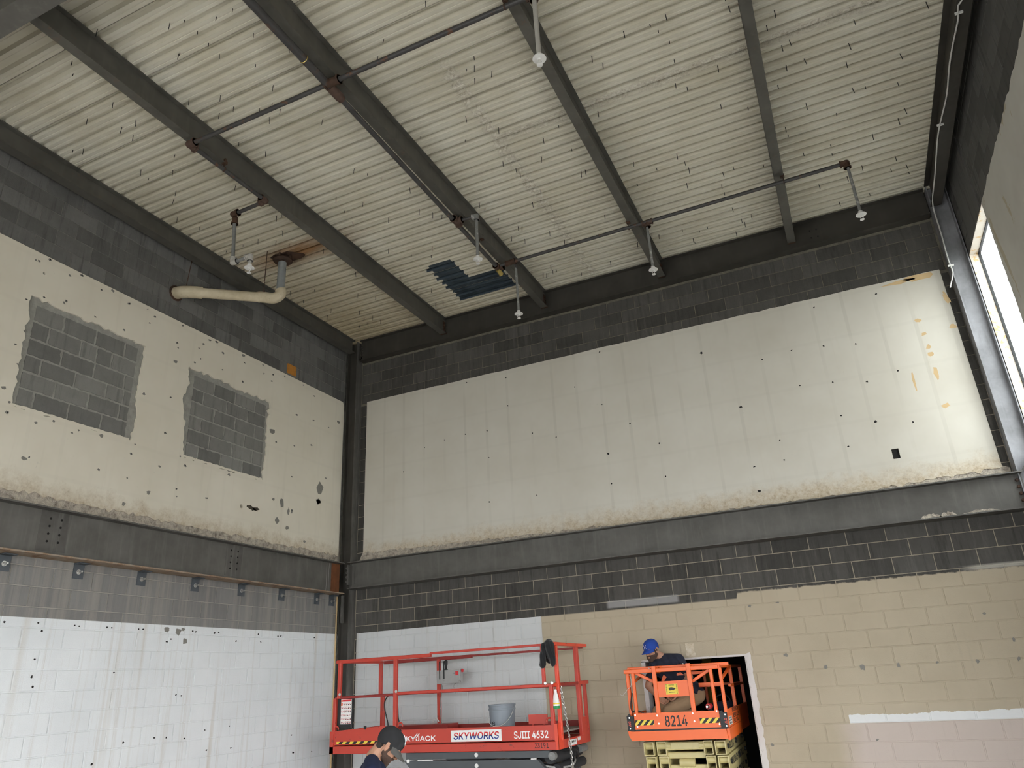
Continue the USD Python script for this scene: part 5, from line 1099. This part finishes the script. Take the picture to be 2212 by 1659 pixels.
# ---- man in the foreground, head bowed, in profile
H1 = np.array([4.129, -4.813, 1.556]); yaw1 = math.radians(33.7)
m1 = wthing('person', 'man in navy shirt and dark cap with grey brim, head bowed, in the foreground', 'person', (4.05, -4.866, 0))
fr1 = head_frame(H1, yaw1, math.radians(47)); f1 = np.array([math.cos(yaw1), math.sin(yaw1), 0]); s1 = np.array([-math.sin(yaw1), math.cos(yaw1), 0]); up = np.array([0, 0, 1.0])
def P1_(f, s, z): return np.array([4.05, -4.866, 0]) + f1 * f + s1 * s + up * z * .972
nk = P1_(-.015, 0, 1.525); nh = to_world(fr1, [(-.028, 0, -.045)])[0]
torso = [(P1_(-.02, 0, 1.40), (.10, .15, .10)), (P1_(-.0, 0, 1.20), (.10, .145, .12)), (P1_(.0, 0, 1.02), (.105, .15, .10))]
def oriented(c, r): return S3((0, 0, 0), r).rotate((0, 0, math.degrees(yaw1))).translate(tuple(c))
def tor(grow=0.0):
    cs = [(P1_(-.02, 0, 1.42), (.098, .165, .085)), (P1_(-.005, 0, 1.25), (.108, .160, .12)), (P1_(0, 0, 1.05), (.102, .148, .10)), (P1_(-.01, 0, .94), (.11, .165, .10))]
    o = [oriented(c, tuple(np.array(r) + grow)) for c, r in cs]
    sh = [Manifold.batch_hull([S3(P1_(-.025, k * .175, 1.435), .062 + grow), S3(P1_(-.03, k * .05, 1.495), .050 + grow)]) for k in (1, -1)]
    return [Manifold.batch_hull([o[0], o[1]]), Manifold.batch_hull([o[1], o[2]]), Manifold.batch_hull([o[2], o[3]])] + sh
def arm1(k, grow=0.0, cut=False):
    sh, el, wr = P1_(-.025, k * .20, 1.43), P1_(-.03, k * .25, 1.13), P1_(.20, k * .17, .985)
    return (limb((sh, .058 + grow), (P1_(-.028, k * .23, 1.24), .047 + grow)) if cut else limb((sh, .056), (el, .042), (wr, .029))), wr
def leg1(k, grow=0.0): return limb((P1_(-.01, k * .09, .92), .092 + grow), (P1_(.015, k * .10, .50), .062 + grow), (P1_(-.02, k * .105, .10), .046 + grow))
bd = place(head_solids(), fr1) + [hullm((nh, .058), (nk, .062)), hullm((nk, .062), (P1_(-.02, 0, 1.44), .085))] + tor()
for k in (1, -1):
    a, wr = arm1(k); bd += a + hand_solids(wr, f1 * .8 - s1 * k * .45 - up * .3, -s1 * k * .3 - up, .45, k); bd += leg1(k) + [hullm((P1_(-.03, k * .105, .07), .045), (P1_(.14, k * .115, .045), .04))]
part('body', fuse(bd, .0105, 3), 'skin', m1, smooth=True)
sh = tor(.012) + arm1(1, .012, True)[0] + arm1(-1, .012, True)[0]
part('shirt', fuse(sh, .02, 5), 'cloth_navy', m1, smooth=True)
part('trousers', fuse([Manifold.batch_hull([oriented(P1_(-.01, 0, .94), (.122, .175, .11)), S3(P1_(-.01, .09, .85), .105), S3(P1_(-.01, -.09, .85), .105)])] + leg1(1, .014) + leg1(-1, .014), .03, 5), 'denim', m1, smooth=True)
for k in (1, -1): part('boot', fuse([hullm((P1_(-.03, k * .105, .06), .058), (P1_(.15, k * .115, .045), .045)), hullm((P1_(-.025, k * .105, .06), .06), (P1_(-.02, k * .105, .17), .058))], .02, 4), 'boot', m1, smooth=True)
part('hair', fuse(place(hair_solids(-.05) + [hullm(((-.052, .030, -.030), .032), ((-.052, -.030, -.030), .032), ((-.032, .016, -.066), .038), ((-.032, -.016, -.066), .038)), hullm(((.028, -.066, .03), .012), ((.026, -.067, -.006), .010)), hullm(((.028, .066, .03), .012), ((.026, .067, -.006), .010))], fr1), .012, 2), 'hair', m1, smooth=True)
part('beard', fuse(place(beard_solids(), fr1), .008, 2), 'beard', m1, smooth=True); eyes(m1, fr1)
c1 = part('cap', cap_mesh(fr1, back=-.034), 'cap_black', m1, smooth=50); part('cap_brim', brim_mesh(fr1, length=.080), 'cap_grey', c1, smooth=50)
m = MB()
for pg in (Polygon([(-.03, -.006), (-.012, -.006), (-.012, .026), (-.022, .030), (-.03, .022)]), Polygon([(-.008, -.004), (.006, -.004), (.012, .012), (.028, -.006), (.030, .026), (.016, .024), (.004, .020), (-.006, .030)])):
    q = pg.exterior.coords[:-1]
    for dz in (0, .0025): m.add(to_world(fr1, [(.097 + dz - .9 * y * y - .18 * z, y, .075 + z) for y, z in q]), np.array([[0, i, i + 1] for i in range(1, len(q) - 1)]))
part('cap_badge', m, 'white_letter', c1)
part('cap_piping', MB().tube(to_world(fr1, [(.1125 * max(0, math.cos(t)) ** .82 * 1.02 - .010, -.02, .046 + .0985 * math.sin(t)) for t in np.linspace(.5, 1.3, 12)]), .003, 5), 'white_letter', c1)

# ---- man kneeling in the orange lift
H2 = np.array([5.205, -.40, 2.262]); yaw2 = math.atan2(-.89, -.45)
m2 = wthing('person', 'bearded man in blue cap and dark shirt crouching in the orange lift', 'person', (5.45, -.3, 1.406))
fr2 = head_frame(H2, yaw2, math.radians(18), math.radians(4))
SL, SR, NK = np.array([5.525, -.345, 2.135]), np.array([5.195, -.36, 2.065]), np.array([5.325, -.30, 2.15])
CH, HP = np.array([5.42, -.29, 1.98]), np.array([5.60, -.16, 1.735])
EL, HL_ = np.array([5.645, -.39, 1.925]), np.array([5.43, -.43, 1.70]); ER, HR_ = np.array([5.115, -.43, 1.84]), np.array([5.30, -.50, 1.66])
def tor2(g=0.0): return [Manifold.batch_hull([S3(CH, (.155 + g, .115 + g, .12 + g)), S3(SL, .062 + g), S3(SR, .062 + g), S3(NK, .06 + g)]), hullm((CH, (.15 + g, .115 + g, .12 + g)), (HP, (.15 + g, .125 + g, .11 + g)))]
def legs2(g=0.0):
    o = []
    for hip, kn, an in (((5.66, -.17, 1.71), (5.335, -.43, 1.545), (5.62, -.12, 1.475)), ((5.52, -.10, 1.71), (5.16, -.27, 1.535), (5.45, .04, 1.475))): o += limb((hip, .095 + g), (kn, .064 + g), (an, .046 + g))
    return o
bd = place(head_solids(), fr2) + [hullm((to_world(fr2, [(-.03, 0, -.05)])[0], .060), (NK, .064))] + tor2() + limb((SL, .056), (EL, .044), (HL_ + (.03, .01, .05), .031)) + limb((SR, .056), (ER, .044), (HR_ + (-.03, .01, .04), .031)) + legs2()
bd += hand_solids(HL_ + (.03, .01, .05), (-.6, -.1, -.75), (-.5, -.6, .3), .6, 1) + hand_solids(HR_ + (-.03, .01, .04), (.7, -.2, -.6), (.4, -.6, .3), .6, -1)
for an, toe in (((5.64, -.10, 1.475), (5.78, .0, 1.455)), ((5.47, .06, 1.475), (5.60, .17, 1.455))): bd.append(hullm((an, .042), (toe, .036)))
part('body', fuse(bd, .0115, 3), 'skin', m2, smooth=True)
slv = lambda a, b, t: np.asarray(a) + (np.asarray(b) - np.asarray(a)) * t
sh = tor2(.013) + limb((SL, .072), (slv(SL, EL, .62), .063)) + limb((SR, .072), (slv(SR, ER, .62), .063))
v_, f_ = fuse(sh, .016, 5); v_ = v_ + .006 * np.sin(v_[:, :1] * 70 + v_[:, 2:] * 40) * np.array([0, -1, 0]); part('shirt', (v_, f_), 'cloth_dark', m2, smooth=True)
pd = slv(SL, EL, .42) + np.array([.01, -.062, .0]); dd = unit(EL - SL); ss = unit(np.cross(dd, (0, -1, 0)))
part('sleeve_patch', MB().add([pd + dd * a + ss * b + np.array([0, -.006 + .7 * b * b * 4, 0]) for a in (-.035, .0, .035) for b in (-.028, 0, .028)], [[0, 1, 4, 3], [1, 2, 5, 4], [3, 4, 7, 6], [4, 5, 8, 7]]), 'white_letter', m2)
part('trousers', fuse(legs2(.013) + [hullm((HP, (.165, .14, .11)), ((5.60, -.12, 1.69), .12))], .022, 5), 'khaki', m2, smooth=True)
for an, toe in (((5.64, -.10, 1.475), (5.78, .0, 1.462)), ((5.47, .06, 1.475), (5.60, .17, 1.462))): part('boot', fuse([hullm((an, .056), (toe, .050))], .02, 3), 'boot', m2, smooth=True)
part('hair', fuse(place(hair_solids(-.045) + [hullm(((.026, s * .066, .03), .012), ((.024, s * .067, .0), .010)) for s in (1, -1)], fr2), .012, 2), 'hair', m2, smooth=True)
part('beard', fuse(place(beard_solids(), fr2), .008, 2), 'beard', m2, smooth=True); eyes(m2, fr2)
part('earpiece', MB().sphere(to_world(fr2, [(.002, .086, -.004)])[0], .011, 1), 'black', m2)
c2 = part('cap', cap_mesh(fr2), 'cap_blue', m2, smooth=50); part('cap_brim', brim_mesh(fr2, droop=.026), 'cap_blue', c2, smooth=50)
m = MB()
for s in (1, -1):
    q = [(s * (.004 + .011 * abs(t) ** 1.6), .022 * t) for t in np.linspace(-1, 1, 9)]; q2 = [(s * (.010 + .011 * abs(t) ** 1.3), .022 * t) for t in np.linspace(-1, 1, 9)]
    V_ = [(.1045 - 4.2 * y * y - .55 * max(0, z) - .0 * z + .001, y, .078 + z) for y, z in q + q2]; m.add(to_world(fr2, V_), [[i, i + 1, 9 + i + 1, 9 + i] for i in range(8)])
part('cap_badge', m, 'white_letter', c2)
